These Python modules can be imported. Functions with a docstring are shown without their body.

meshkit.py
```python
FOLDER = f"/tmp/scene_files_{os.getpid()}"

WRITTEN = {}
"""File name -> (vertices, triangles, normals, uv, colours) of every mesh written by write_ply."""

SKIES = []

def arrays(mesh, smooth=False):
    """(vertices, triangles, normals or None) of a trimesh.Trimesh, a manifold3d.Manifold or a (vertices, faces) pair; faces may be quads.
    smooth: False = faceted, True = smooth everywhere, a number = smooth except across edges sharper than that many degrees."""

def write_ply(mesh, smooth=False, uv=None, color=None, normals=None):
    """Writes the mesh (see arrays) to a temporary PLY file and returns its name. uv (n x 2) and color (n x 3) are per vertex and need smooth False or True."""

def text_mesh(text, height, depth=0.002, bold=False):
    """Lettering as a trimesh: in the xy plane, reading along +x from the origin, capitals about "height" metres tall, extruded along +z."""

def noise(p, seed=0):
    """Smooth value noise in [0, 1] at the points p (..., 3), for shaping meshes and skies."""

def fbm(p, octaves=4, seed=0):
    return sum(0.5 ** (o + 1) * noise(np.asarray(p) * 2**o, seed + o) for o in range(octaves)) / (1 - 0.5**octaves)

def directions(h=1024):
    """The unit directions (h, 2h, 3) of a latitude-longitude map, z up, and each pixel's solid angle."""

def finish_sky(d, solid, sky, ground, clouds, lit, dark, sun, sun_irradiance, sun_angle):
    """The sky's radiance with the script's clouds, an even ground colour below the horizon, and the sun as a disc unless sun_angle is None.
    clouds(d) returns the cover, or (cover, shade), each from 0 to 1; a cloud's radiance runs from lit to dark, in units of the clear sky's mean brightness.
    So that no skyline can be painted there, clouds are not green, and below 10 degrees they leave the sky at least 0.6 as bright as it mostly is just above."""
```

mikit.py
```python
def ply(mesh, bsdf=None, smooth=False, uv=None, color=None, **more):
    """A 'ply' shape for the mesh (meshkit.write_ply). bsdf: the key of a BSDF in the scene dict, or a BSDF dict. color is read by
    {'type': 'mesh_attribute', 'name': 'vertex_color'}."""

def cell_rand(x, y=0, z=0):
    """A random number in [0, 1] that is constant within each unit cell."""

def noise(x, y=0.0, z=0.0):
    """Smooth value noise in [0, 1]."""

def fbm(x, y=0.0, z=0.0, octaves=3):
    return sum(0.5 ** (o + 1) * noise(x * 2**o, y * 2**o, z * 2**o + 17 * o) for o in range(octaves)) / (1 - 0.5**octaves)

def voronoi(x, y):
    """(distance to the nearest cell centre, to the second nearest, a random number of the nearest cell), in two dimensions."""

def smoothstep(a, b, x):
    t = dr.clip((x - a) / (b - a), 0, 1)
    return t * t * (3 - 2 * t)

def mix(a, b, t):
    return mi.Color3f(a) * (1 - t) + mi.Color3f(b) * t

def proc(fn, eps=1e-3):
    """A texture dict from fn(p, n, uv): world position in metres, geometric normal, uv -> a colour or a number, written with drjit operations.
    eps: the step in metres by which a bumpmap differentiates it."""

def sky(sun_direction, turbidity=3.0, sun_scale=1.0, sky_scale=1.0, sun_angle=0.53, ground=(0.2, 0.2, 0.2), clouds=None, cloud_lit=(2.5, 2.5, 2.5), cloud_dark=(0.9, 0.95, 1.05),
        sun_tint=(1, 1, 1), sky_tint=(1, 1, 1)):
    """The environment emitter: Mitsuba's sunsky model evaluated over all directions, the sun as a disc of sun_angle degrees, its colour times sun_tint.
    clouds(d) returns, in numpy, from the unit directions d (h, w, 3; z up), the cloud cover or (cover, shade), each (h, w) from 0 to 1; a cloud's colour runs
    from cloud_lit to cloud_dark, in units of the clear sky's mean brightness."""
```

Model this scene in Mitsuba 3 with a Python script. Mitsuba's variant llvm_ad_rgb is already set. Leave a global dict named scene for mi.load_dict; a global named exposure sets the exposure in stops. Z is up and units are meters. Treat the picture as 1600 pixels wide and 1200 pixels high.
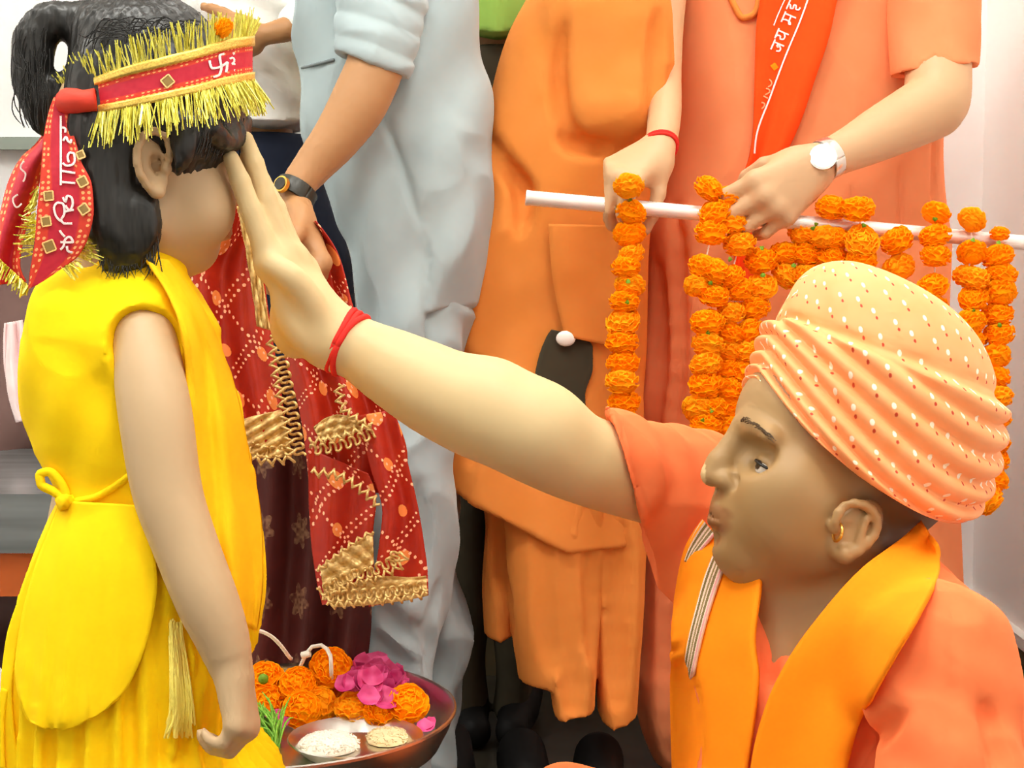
import math, numpy as np, trimesh, mitsuba as mi, mikit, meshkit, drjit as dr
from scipy import sparse
from scipy.interpolate import PchipInterpolator
from shapely import geometry as sg
T = mi.ScalarTransform4f
scene, labels = {}, {}

# ---------------------------------------------------------------- camera, light, exposure
FPX, CAM, PITCH = 2462.0, np.array([0, 0, 0.80]), math.radians(5.0)
FWD = np.array([0, math.cos(PITCH), -math.sin(PITCH)])
UP = np.array([0, math.sin(PITCH), math.cos(PITCH)])
RIGHT = np.array([1.0, 0, 0])
scene['camera'] = {'type': 'perspective', 'fov': 2 * math.degrees(math.atan(800 / FPX)), 'fov_axis': 'x', 'near_clip': 0.05,
                   'to_world': T().look_at(origin=CAM.tolist(), target=(CAM + FWD).tolist(), up=[0, 0, 1])}
exposure = 0.3
CEILING_LAMPS = [(-0.75, 1.05, 0.62, 0.62), (0.35, 0.45, 0.62, 0.62), (-0.75, -0.7, 0.62, 0.62), (-2.0, 1.5, 0.5, 0.5), (0.30, 2.05, 0.45, 0.45)]   # x, y, size x, size y of each ceiling panel
LAMP_RADIANCE = [[18, 17.8, 16.5], [18, 17.8, 16.5], [12, 11.9, 11], [18, 17.8, 16.5], [13, 12.8, 11.9]]  # last panel is added to brighten the right wall and the back figures

# ---------------------------------------------------------------- helpers
rng = np.random.default_rng(7)


def P(px, py, d):
    """The point at distance d along the view axis that the photograph shows at (px, py)."""
    return CAM + (px - 800) / FPX * d * RIGHT - (py - 600) / FPX * d * UP + d * FWD


def PX(p):
    q = np.asarray(p) - CAM
    d = q @ FWD
    return 800 + q @ RIGHT / d * FPX, 600 - q @ UP / d * FPX, d


def unit(v):
    v = np.asarray(v, float)
    return v / np.linalg.norm(v)


def srgb(r, g, b):
    c = np.array([r, g, b]) / 255.0
    return [float(x) for x in np.where(c <= 0.04045, c / 12.92, ((c + 0.055) / 1.055) ** 2.4)]


def numbered(key):
    if key not in scene and key not in labels:
        return key
    n = 1
    while f'{key}_{n:03d}' in scene or f'{key}_{n:03d}' in labels:
        n += 1
    return f'{key}_{n:03d}'


def tag(key, label=None, category=None, group=None, kind=None):
    d = {k: v for k, v in (('label', label), ('category', category), ('group', group), ('kind', kind)) if v}
    labels.setdefault(key, {}).update(d)
    return key


def put(key, mesh, bsdf, smooth=True, uv=None, color=None, **tags):
    key = numbered(key)
    scene[key] = mikit.ply(mesh, bsdf, smooth, uv, color)
    if tags:
        tag(key, **tags)
    return key


def thing(key, label, category, group=None):
    key = numbered(key)
    return tag(key, label, category, group)


def join(ms):
    vs, fs, n = [], [], 0
    for v, f in ms:
        v, f = np.asarray(v, float), np.asarray(f, int)
        if f.shape[1] == 4:
            f = np.vstack([f[:, [0, 1, 2]], f[:, [0, 2, 3]]])
        vs.append(v); fs.append(f + n); n += len(v)
    return np.vstack(vs), np.vstack(fs)


def mv(m):
    return np.array(m.vertices), np.array(m.faces)


# ---- implicit surfaces on a rectilinear grid -------------------------------------------
def axis(lo, hi, h, *fine):
    """Grid coordinates from lo to hi with step h, and with finer steps inside each (a, b, step)."""
    out, x = [lo], lo
    while x < hi:
        s = min([h] + [f[2] for f in fine if f[0] <= x <= f[1]])
        x += s
        out.append(x)
    return np.array(out)


class Field:
    def __init__(self, xs, ys, zs):
        self.ax = [np.asarray(a, float) for a in (xs, ys, zs)]
        self.F = np.full([len(a) for a in self.ax], 0.3, np.float32)

    def block(self, lo, hi):
        s = []
        for a, l, h in zip(self.ax, lo, hi):
            i, j = np.searchsorted(a, l) - 1, np.searchsorted(a, h) + 1
            s.append(slice(max(i, 0), min(j, len(a))))
        X, Y, Z = (a[k].astype(np.float32) for a, k in zip(self.ax, s))
        return tuple(s), X[:, None, None], Y[None, :, None], Z[None, None, :]

    def add(self, prim, k=0.0, fold=None, sub=False):
        fn, lo, hi = prim
        m = k + 0.02
        s, X, Y, Z = self.block(np.asarray(lo) - m, np.asarray(hi) + m)
        if min(len(X.ravel()), len(Y.ravel()), len(Z.ravel())) == 0:
            return self
        d = fn(X, Y, Z)
        if fold is not None:
            d = d + fold(X, Y, Z)
        d = np.broadcast_to(d, self.F[s].shape).astype(np.float32)
        a = self.F[s]
        if sub:
            d = -d
            r = np.maximum(a, d)
            if k > 0:
                h = np.maximum(k - np.abs(a - d), 0) / k
                r = r + h * h * k * 0.25
        else:
            r = np.minimum(a, d)
            if k > 0:
                h = np.maximum(k - np.abs(a - d), 0) / k
                r = r - h * h * k * 0.25
        self.F[s] = r
        return self

    def cut(self, prim, k=0.0):
        return self.add(prim, k, sub=True)

    def mesh(self, smooth=2):
        v, f = surface_nets(self.F, *self.ax)
        if smooth:
            v = relax(v, f, smooth)
        return v, f


def surface_nets(F, xs, ys, zs):
    F = F.copy()
    F[0], F[-1], F[:, 0], F[:, -1], F[:, :, 0], F[:, :, -1] = [np.maximum(x, 1e-4) for x in (F[0], F[-1], F[:, 0], F[:, -1], F[:, :, 0], F[:, :, -1])]
    S = F < 0
    C = [S[i:S.shape[0] - 1 + i, j:S.shape[1] - 1 + j, k:S.shape[2] - 1 + k] for i in (0, 1) for j in (0, 1) for k in (0, 1)]
    every, some = C[0].copy(), C[0].copy()
    for c in C[1:]:
        every &= c
        some |= c
    idx = np.argwhere(some & ~every)
    pos, cnt = np.zeros((len(idx), 3)), np.zeros(len(idx))
    corner = [(i, j, k) for i in (0, 1) for j in (0, 1) for k in (0, 1)]
    val = {c: F[idx[:, 0] + c[0], idx[:, 1] + c[1], idx[:, 2] + c[2]].astype(float) for c in corner}
    for a in corner:
        for ax in range(3):
            if a[ax] == 0:
                b = list(a); b[ax] = 1; b = tuple(b)
                m = (val[a] < 0) != (val[b] < 0)
                t = val[a] / np.where(m, val[a] - val[b], 1)
                q = np.array(a, float)[None] + t[:, None] * (np.array(b) - np.array(a))[None]
                pos[m] += q[m]; cnt[m] += 1
    pos = idx + pos / cnt[:, None]
    V = np.stack([np.interp(pos[:, i], np.arange(len(a)), a) for i, a in enumerate((xs, ys, zs))], 1)
    num = np.full(some.shape, -1, np.int32)
    num[idx[:, 0], idx[:, 1], idx[:, 2]] = np.arange(len(idx))
    quads = []
    for ax in range(3):
        lo, hi = [slice(None)] * 3, [slice(None)] * 3
        lo[ax], hi[ax] = slice(0, -1), slice(1, None)
        for o in range(3):
            if o != ax:
                lo[o] = hi[o] = slice(1, -1)
        A, B = S[tuple(lo)], S[tuple(hi)]
        e = np.argwhere(A != B)
        inside = A[e[:, 0], e[:, 1], e[:, 2]]
        u, w = [o for o in ((1, 2), (2, 0), (0, 1))[ax]]
        base = e.copy()
        for o in range(3):
            if o != ax:
                base[:, o] += 1
        def cell(du, dw):
            c = base.copy(); c[:, u] += du; c[:, w] += dw
            return num[c[:, 0], c[:, 1], c[:, 2]]
        q = np.stack([cell(-1, -1), cell(0, -1), cell(0, 0), cell(-1, 0)], 1)
        q[~inside] = q[~inside][:, ::-1]
        quads.append(q)
    Q = np.vstack(quads)
    Q = Q[(Q >= 0).all(1)]
    return V, np.vstack([Q[:, [0, 1, 2]], Q[:, [0, 2, 3]]])


def relax(v, f, n=2):
    e = np.vstack([f[:, [0, 1]], f[:, [1, 2]], f[:, [2, 0]]])
    e = np.vstack([e, e[:, ::-1]])
    A = sparse.coo_matrix((np.ones(len(e)), (e[:, 0], e[:, 1])), shape=(len(v),) * 2).tocsr()
    A.data[:] = 1
    D = sparse.diags(1 / np.maximum(np.asarray(A.sum(1)).ravel(), 1)) @ A
    for _ in range(n):
        v = v + 0.5 * (D @ v - v)
        v = v - 0.52 * (D @ v - v)
    return v


def cone(p1, r1, p2, r2, squash=None):
    p1, p2 = np.asarray(p1, float), np.asarray(p2, float)
    dv = p2 - p1
    L2 = max(float(dv @ dv), 1e-12)

    def fn(X, Y, Z):
        x, y, z = X - p1[0], Y - p1[1], Z - p1[2]
        if squash is not None:
            n, s = squash
            g = (x * n[0] + y * n[1] + z * n[2]) * (1 / s - 1)
            x, y, z = x + g * n[0], y + g * n[1], z + g * n[2]
        t = np.clip((x * dv[0] + y * dv[1] + z * dv[2]) / L2, 0, 1)
        return np.sqrt((x - t * dv[0]) ** 2 + (y - t * dv[1]) ** 2 + (z - t * dv[2]) ** 2) - (r1 + t * (r2 - r1))
    r = np.array([[r1], [r2]])
    q = np.array([p1, p2])
    return fn, (q - r).min(0), (q + r).max(0)


def ball(c, r):
    return cone(c, r, c, r)


def ell(c, r, R=None):
    c, r = np.asarray(c, float), np.asarray(r, float)
    R = np.eye(3) if R is None else np.asarray(R, float)       # columns: the axes

    def fn(X, Y, Z):
        x, y, z = X - c[0], Y - c[1], Z - c[2]
        q = [x * R[0, i] + y * R[1, i] + z * R[2, i] for i in range(3)]
        k0 = np.sqrt(sum((q[i] / r[i]) ** 2 for i in range(3)))
        k1 = np.sqrt(sum((q[i] / r[i] ** 2) ** 2 for i in range(3)))
        return k0 * (k0 - 1) / np.maximum(k1, 1e-9)
    e = np.sqrt((R ** 2) @ (r ** 2))
    return fn, c - e, c + e


def chain(field, pts, k=0.01, squash=None):
    """pts: (point, radius) ... : one limb, without swelling at its joints"""
    p = spline(np.array([[*a, r] for a, r in pts]), 4 * len(pts)) if len(pts) > 2 else np.array([[*a, r] for a, r in pts])
    cs = [cone(a[:3], a[3], b[:3], b[3], squash) for a, b in zip(p[:-1], p[1:])]

    def fn(X, Y, Z):
        d = cs[0][0](X, Y, Z)
        for c in cs[1:]:
            d = np.minimum(d, c[0](X, Y, Z))
        return d
    field.add((fn, np.min([c[1] for c in cs], 0), np.max([c[2] for c in cs], 0)), k)


def pxchain(field, rows, k=0.01):
    """rows: (px, py, depth, radius in px)"""
    chain(field, [(P(x, y, d), r * d / FPX) for x, y, d, r in rows], k)


def pxloft(rows, p=2.2, yaw=0.0, shift=None):
    """An upright body whose outline passes through rows of (py, left px, right px, depth of its middle, half thickness)."""
    z, cx, cy, a, b = [], [], [], [], []
    for py, xl, xr, d, th in rows:
        q = P((xl + xr) / 2, py, d)
        z.append(q[2]); cx.append(q[0]); cy.append(q[1]); a.append((xr - xl) / 2 * d / FPX); b.append(th)
    return loft(z, cx, cy, a, b, p, yaw)


def loft(z, cx, cy, a, b, p=2.2, yaw=0.0):
    o = np.argsort(z)
    z, cx, cy, a, b = (np.asarray(x, float)[o] for x in (z, cx, cy, a, b))
    fit = [PchipInterpolator(z, x) for x in (cx, cy, a, b)]
    c, s = math.cos(yaw), math.sin(yaw)

    def fn(X, Y, Z):
        zz = np.clip(Z, z[0], z[-1]).ravel()
        CX, CY, A, B = (g(zz)[None, None, :] for g in fit)
        u = ((X - CX) * c + (Y - CY) * s) / A
        w = (-(X - CX) * s + (Y - CY) * c) / B
        rr = (np.abs(u) ** p + np.abs(w) ** p) ** (1 / p)
        d = (rr - 1) * np.minimum(A, B)
        return np.maximum(np.maximum(d, Z - z[-1]), z[0] - Z)
    R = np.maximum(a, b) * 1.15
    lo = np.array([(cx - R).min(), (cy - R).min(), z[0]])
    hi = np.array([(cx + R).max(), (cy + R).max(), z[-1]])
    return fn, lo, hi


# ---- sheets, tubes and ribbons ---------------------------------------------------------
def spline(pts, n):
    """n points evenly spaced along a smooth curve through pts (k columns)."""
    pts = np.asarray(pts, float)
    t = np.concatenate([[0], np.cumsum(np.linalg.norm(np.diff(pts[:, :2] if pts.shape[1] == 2 else pts[:, :3], axis=0), axis=1) + 1e-9)])
    return PchipInterpolator(t, pts)(np.linspace(0, t[-1], n))


def solid(G, thick, closed=False):
    """A grid of points (rows, columns, 3) as a sheet with thickness; (vertices, faces, uv)."""
    nv, nu = G.shape[:2]
    du, dv = np.gradient(G, axis=1), np.gradient(G, axis=0)
    n = np.cross(du, dv)
    n /= np.linalg.norm(n, axis=2, keepdims=True) + 1e-12
    th = np.broadcast_to(np.asarray(thick, float), (nv, nu))[..., None]
    A, B = (G + n * th / 2).reshape(-1, 3), (G - n * th / 2).reshape(-1, 3)
    i, j = np.meshgrid(np.arange(nv - 1), np.arange(nu - 1), indexing='ij')
    k = (i * nu + j).ravel()
    q = np.stack([k, k + 1, k + nu + 1, k + nu], 1)
    N = nv * nu
    ring = np.concatenate([np.arange(nu), np.arange(1, nv) * nu + nu - 1, (nv - 1) * nu + np.arange(nu - 2, -1, -1), np.arange(nv - 2, 0, -1) * nu])
    r2 = np.roll(ring, -1)
    rim = np.stack([ring + N, r2 + N, r2, ring], 1)
    f = np.vstack([q, q[:, ::-1] + N, rim])
    lu = np.concatenate([[0], np.cumsum(np.linalg.norm(np.diff(G[nv // 2], axis=0), axis=1))])
    lv = np.concatenate([[0], np.cumsum(np.linalg.norm(np.diff(G[:, nu // 2], axis=0), axis=1))])
    U, W = np.meshgrid(lu, lv)
    uv = np.stack([U.ravel(), W.ravel()], 1)
    return np.vstack([A, B]), np.vstack([f[:, [0, 1, 2]], f[:, [0, 2, 3]]]), np.vstack([uv, uv])


def band(pairs, nu=12, nv=60, depth=None, thick=0.002, bulge=0.0, fold=None, raw=False):
    """A strip of cloth between two edges. pairs: (xl, yl, dl, xr, yr, dr) from one end to the other, in px and depth."""
    rows = spline(np.asarray(pairs, float), nv) if len(pairs) > 2 else np.linspace(pairs[0], pairs[-1], nv)
    u = np.linspace(0, 1, nu)
    G = np.zeros((nv, nu, 3))
    for i, r in enumerate(rows):
        for j, t in enumerate(u):
            x, y, d = r[:3] * (1 - t) + r[3:] * t
            d = d - bulge * 4 * t * (1 - t)
            if fold is not None:
                d = d + fold(t, i / (nv - 1), x, y)
            G[i, j] = P(x, y, d)
    return G if raw else solid(G, thick)


def tube(pts, r, sides=8, ends=True):
    p = np.asarray(pts, float)
    n = len(p)
    r = np.broadcast_to(np.asarray(r, float), (n,))
    t = np.gradient(p, axis=0)
    t /= np.linalg.norm(t, axis=1, keepdims=True) + 1e-12
    a = np.zeros_like(p)
    ref = np.array([0, 0, 1.0]) if abs(t[0][2]) < 0.9 else np.array([1.0, 0, 0])
    a[0] = unit(np.cross(t[0], ref))
    for i in range(1, n):
        q = a[i - 1] - t[i] * (a[i - 1] @ t[i])
        a[i] = q / (np.linalg.norm(q) + 1e-12)
    b = np.cross(t, a)
    g = np.arange(sides) * 2 * np.pi / sides
    v = p[:, None] + r[:, None, None] * (np.cos(g)[None, :, None] * a[:, None] + np.sin(g)[None, :, None] * b[:, None])
    i, j = np.meshgrid(np.arange(n - 1), np.arange(sides), indexing='ij')
    q = np.stack([i * sides + j, i * sides + (j + 1) % sides, (i + 1) * sides + (j + 1) % sides, (i + 1) * sides + j], -1).reshape(-1, 4)
    f = [q[:, [0, 1, 2]], q[:, [0, 2, 3]]]
    v = v.reshape(-1, 3)
    if ends:
        v = np.vstack([v, p[0], p[-1]])
        k = np.arange(sides)
        f += [np.stack([(k + 1) % sides, k, k * 0 + n * sides], 1), np.stack([(n - 1) * sides + k, (n - 1) * sides + (k + 1) % sides, k * 0 + n * sides + 1], 1)]
    return v, np.vstack(f)


def strokes(lines, width, lift, depth_of, n=None):
    """Flat painted or sewn strokes, 0.6 mm thick, lying on a cloth: lines in px, depth_of(px, py) the cloth's depth."""
    out = []
    for ln in lines:
        ln = np.asarray(ln, float)
        m = max(2, int(np.linalg.norm(np.diff(ln, axis=0), axis=1).sum() / 2.0))
        q = spline(ln, max(m, 3)) if len(ln) > 2 else np.linspace(ln[0], ln[1], max(m, 3))
        t = np.gradient(q, axis=0)
        t /= np.linalg.norm(t, axis=1, keepdims=True) + 1e-9
        s = np.stack([-t[:, 1], t[:, 0]], 1) * width / 2
        L, R = q - s, q + s
        G = np.stack([np.array([P(x, y, depth_of(x, y) - lift) for x, y in L]), np.array([P(x, y, depth_of(x, y) - lift) for x, y in R])], 1)
        v, f, _ = solid(G, 0.0006)
        out.append((v, f))
    return join(out)


def rot(axis_, ang):
    a = unit(axis_)
    K = np.array([[0, -a[2], a[1]], [a[2], 0, -a[0]], [-a[1], a[0], 0]])
    return np.eye(3) + math.sin(ang) * K + (1 - math.cos(ang)) * K @ K


def hand(field, wrist, along, thumbward, s=1.0, curls=((20, 25, 15),) * 4, spread=(6, 2, -3, -8), thumb=(35, 30, 15, 10), side=1, k=0.007, thick=1.0, fl=1.0):
    """A hand of length 0.185 s: wrist point, direction of the fingers, direction of the thumb's side. side: +1 when palm = along x thumbward.
    curls: degrees at the three joints from index to little finger. thumb: (out, across, bend1, bend2). Returns points of interest."""
    x = unit(along)
    y = unit(np.asarray(thumbward) - x * (np.asarray(thumbward) @ x))
    palm = np.cross(x, y) * side                     # out of the palm
    W = np.asarray(wrist, float)
    def at(a, b, c=0.0):
        return W + s * (a * x + b * y + c * palm)
    mcp = [at(0.092, 0.030, -0.002), at(0.095, 0.009, -0.006), at(0.089, -0.012, -0.005), at(0.080, -0.031, 0.0)]
    base = [at(0.008, 0.014), at(0.008, 0.005), at(0.008, -0.005), at(0.008, -0.014)]
    for m, b in zip(mcp, base):
        field.add(cone(b, 0.0150 * s * thick, m, 0.0122 * s * thick), 0.012 * s)
    for i in range(3):
        field.add(cone(mcp[i], 0.0112 * s * thick, mcp[i + 1], 0.0112 * s * thick), 0.008 * s)
    field.add(ell(at(0.035, 0.024, 0.012), np.array([0.034, 0.016, 0.015]) * s, np.stack([x, y, palm], 1)), 0.012 * s)     # ball of the thumb
    field.add(ell(at(0.035, -0.022, 0.008), np.array([0.036, 0.014, 0.014]) * s, np.stack([x, y, palm], 1)), 0.012 * s)
    lens = [(0.044, 0.025, 0.020), (0.048, 0.029, 0.021), (0.045, 0.027, 0.021), (0.035, 0.020, 0.018)]
    rad = [(0.0095, 0.0085, 0.0078, 0.0062), (0.0098, 0.0087, 0.0078, 0.0063), (0.0092, 0.0082, 0.0074, 0.006), (0.0082, 0.0072, 0.0066, 0.0053)]
    tips = []
    for i in range(4):
        q = rot(palm, math.radians(spread[i]) * side) @ x
        ax = unit(np.cross(q, palm))                 # turning about it bends towards the palm
        p, ang = mcp[i], 0.0
        prev, pr = p, rad[i][0] * s * 1.12 * thick
        for j in range(3):
            ang += math.radians(curls[i][j])
            dirv = q * math.cos(ang) + palm * math.sin(ang)
            nxt = prev + dirv * lens[i][j] * s * fl
            r2 = rad[i][j + 1] * s * thick
            field.add(cone(prev, pr, nxt, r2), 0.0025 * s if j else k * s)
            prev, pr = nxt, r2
        tips.append(prev)
    if thumb is None:
        return {'mcp': mcp, 'tips': tips, 'palm': palm}
    o, a, b1, b2 = (math.radians(t) for t in thumb)
    p0 = at(0.022, 0.022, 0.006)
    dirv = rot(palm, o * side) @ x
    dirv = unit(dirv * math.cos(a) + palm * math.sin(a))
    ax = unit(np.cross(dirv, unit(-y + 0.6 * palm)))
    p1 = p0 + dirv * 0.044 * s
    d2 = rot(ax, b1) @ dirv
    p2 = p1 + d2 * 0.032 * s
    d3 = rot(ax, b2) @ d2
    p3 = p2 + d3 * 0.024 * s
    field.add(cone(p0, 0.0135 * s, p1, 0.0108 * s), 0.010 * s)
    field.add(cone(p1, 0.0106 * s, p2, 0.0095 * s), 0.003 * s)
    field.add(cone(p2, 0.0095 * s, p3, 0.0075 * s), 0.003 * s)
    return {'mcp': mcp, 'tips': tips, 'thumb': p3, 'palm': palm}


def wrinkle(mesh, amp, freq, seed, stretch=(1, 1, .3), lo=-9.0, hi=9.0):
    """Soft creases pushed into cloth: noise stretched along the fall of the cloth, within heights lo..hi."""
    v, f = mesh
    n = trimesh.Trimesh(v, f, process=False).vertex_normals
    q = v * np.asarray(stretch) * freq
    q = q + 1.1 * (np.stack([meshkit.noise(v * freq * .5 + 9 * k, seed + k) for k in range(3)], 1) - .5)
    a = 1 - 2 * np.abs(meshkit.noise(q, seed + 5) - .5)
    b = meshkit.noise(q * 2.3 + 4, seed + 6)
    w = np.clip((v[:, 2] - lo) / .08, 0, 1) * np.clip((hi - v[:, 2]) / .08, 0, 1)
    return v + n * ((a ** 2 * 1.2 + .5 * b - .75) * amp * w)[:, None], f


def tint(v, base, spots):
    """Vertex colours: base, and (centre, radius, softness, colour) spots of another skin colour (lips, nails)."""
    c = np.tile(np.asarray(base, float), (len(v), 1))
    for ctr, r, soft, col in spots:
        d = np.linalg.norm((v - np.asarray(ctr)) / np.asarray(r), axis=1)
        w = np.clip((1 + soft - d) / soft, 0, 1)[:, None]
        c = c * (1 - w) + np.asarray(col) * w
    return c

# ---------------------------------------------------------------- materials
def mat(key, colour, rough=0.75, sheen=0.0, spec=0.3, metallic=0.0, clear=0.0, two=True):
    b = {'type': 'principled', 'base_color': colour if isinstance(colour, dict) else {'type': 'rgb', 'value': list(colour)}, 'roughness': rough, 'specular': spec, 'metallic': metallic}
    if sheen:
        b['sheen'] = sheen
    if clear:
        b['clearcoat'] = clear
    scene[key] = {'type': 'twosided', 'bsdf': b} if two else b
    return key


def cloth(key, a, b, scale=30.0, rough=0.85, spec=0.15):
    """Woven cloth: two near tones of the dye in soft uneven patches."""
    a, b = list(a), list(b)
    return mat(key, mikit.proc(lambda p, n, uv: mikit.mix(a, b, mikit.fbm(p.x * scale, p.y * scale, p.z * scale, 3))), rough, 0.2, spec)

# ---------------------------------------------------------------- the room
XR, XL, YB, YF, ZC = 0.86, -2.7, 2.90, -1.9, 2.75
mat('wall_paint', mikit.proc(lambda p, n, uv: mikit.mix(srgb(250, 249, 247), srgb(245, 243, 242), mikit.fbm(p.x * 4, p.y * 4, p.z * 4, 3))), 0.7)
mat('ceiling_paint', srgb(238, 238, 236), 0.8)
mat('floor_stone', mikit.proc(lambda p, n, uv: mikit.mix(srgb(34, 32, 26), srgb(58, 55, 46), mikit.fbm(p.x * 9, p.y * 9, 0.0, 4))), 0.32, spec=0.35)
mat('skirting_stone', mikit.proc(lambda p, n, uv: mikit.mix(srgb(70, 64, 44), srgb(92, 84, 60), mikit.fbm(p.x * 14, p.y * 14, p.z * 14, 3))), 0.4)
mat('white_ledge', srgb(240, 240, 236), 0.5)


def slab(lo, hi):
    lo, hi = np.asarray(lo, float), np.asarray(hi, float)
    m = trimesh.creation.box(extents=hi - lo)
    m.apply_translation((lo + hi) / 2)
    return mv(m)


for key, lo, hi, m in (('floor', (XL - .1, YF - .1, -.1), (XR + .1, YB + .1, 0), 'floor_stone'), ('ceiling', (XL - .1, YF - .1, ZC), (XR + .1, YB + .1, ZC + .1), 'ceiling_paint'),
                       ('wall_back', (XL - .1, YB, 0), (XR + .1, YB + .1, ZC), 'wall_paint'), ('wall_right', (XR, YF, 0), (XR + .1, YB, ZC), 'wall_paint'),
                       ('wall_left', (XL - .1, YF, 0), (XL, YB, ZC), 'wall_paint'), ('wall_rear', (XL - .1, YF - .1, 0), (XR + .1, YF, ZC), 'wall_paint')):
    put(key, slab(lo, hi), m, False, kind='structure')
put('baseboard_right', slab((XR - .012, YF, 0), (XR, YB, .135)), 'skirting_stone', False, kind='structure')
put('trim_1', slab((XR - .018, YF, .135), (XR, YB, .155)), 'white_ledge', False, kind='structure')
put('baseboard_back', slab((XL, YB - .012, 0), (XR - .018, YB, .135)), 'skirting_stone', False, kind='structure')

scene['lamp_frame_paint'] = {'type': 'diffuse', 'reflectance': {'type': 'rgb', 'value': [.8, .8, .8]}}
for i, (x, y, sx, sy) in enumerate(CEILING_LAMPS):
    t = thing('ceiling_light', f'square white ceiling light panel {("over the child", "over the seated man", "added as front fill behind the camera", "by the left wall", "added in the back right corner to brighten the wall")[i]}', 'ceiling light')  # the panel behind the camera is an added fill, not a known source
    fr = [slab((x - sx / 2 - .02, y - sy / 2 - .02, ZC - .03), (x + sx / 2 + .02, y - sy / 2, ZC)), slab((x - sx / 2 - .02, y + sy / 2, ZC - .03), (x + sx / 2 + .02, y + sy / 2 + .02, ZC)),
          slab((x - sx / 2 - .02, y - sy / 2, ZC - .03), (x - sx / 2, y + sy / 2, ZC)), slab((x + sx / 2, y - sy / 2, ZC - .03), (x + sx / 2 + .02, y + sy / 2, ZC))]
    put(t + '__frame', join(fr), 'lamp_frame_paint', False)
    k = put(t + '__diffuser', slab((x - sx / 2, y - sy / 2, ZC - .02), (x + sx / 2, y + sy / 2, ZC - .008)), 'lamp_frame_paint', False)
    scene[k]['emitter'] = {'type': 'area', 'radiance': {'type': 'rgb', 'value': LAMP_RADIANCE[i]}}

# ---------------------------------------------------------------- shared skin, cloth and helpers for figures
mat('skin', {'type': 'mesh_attribute', 'name': 'vertex_color'}, 0.48, spec=0.4)
mat('eye_gloss', {'type': 'mesh_attribute', 'name': 'vertex_color'}, 0.12, spec=0.5)
mat('gold_metal', srgb(235, 190, 90), 0.25, metallic=1.0)
mat('red_thread', srgb(222, 48, 40), 0.8)
scene['hidden_dark'] = {'type': 'diffuse', 'reflectance': {'type': 'rgb', 'value': srgb(40, 34, 28)}}


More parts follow.
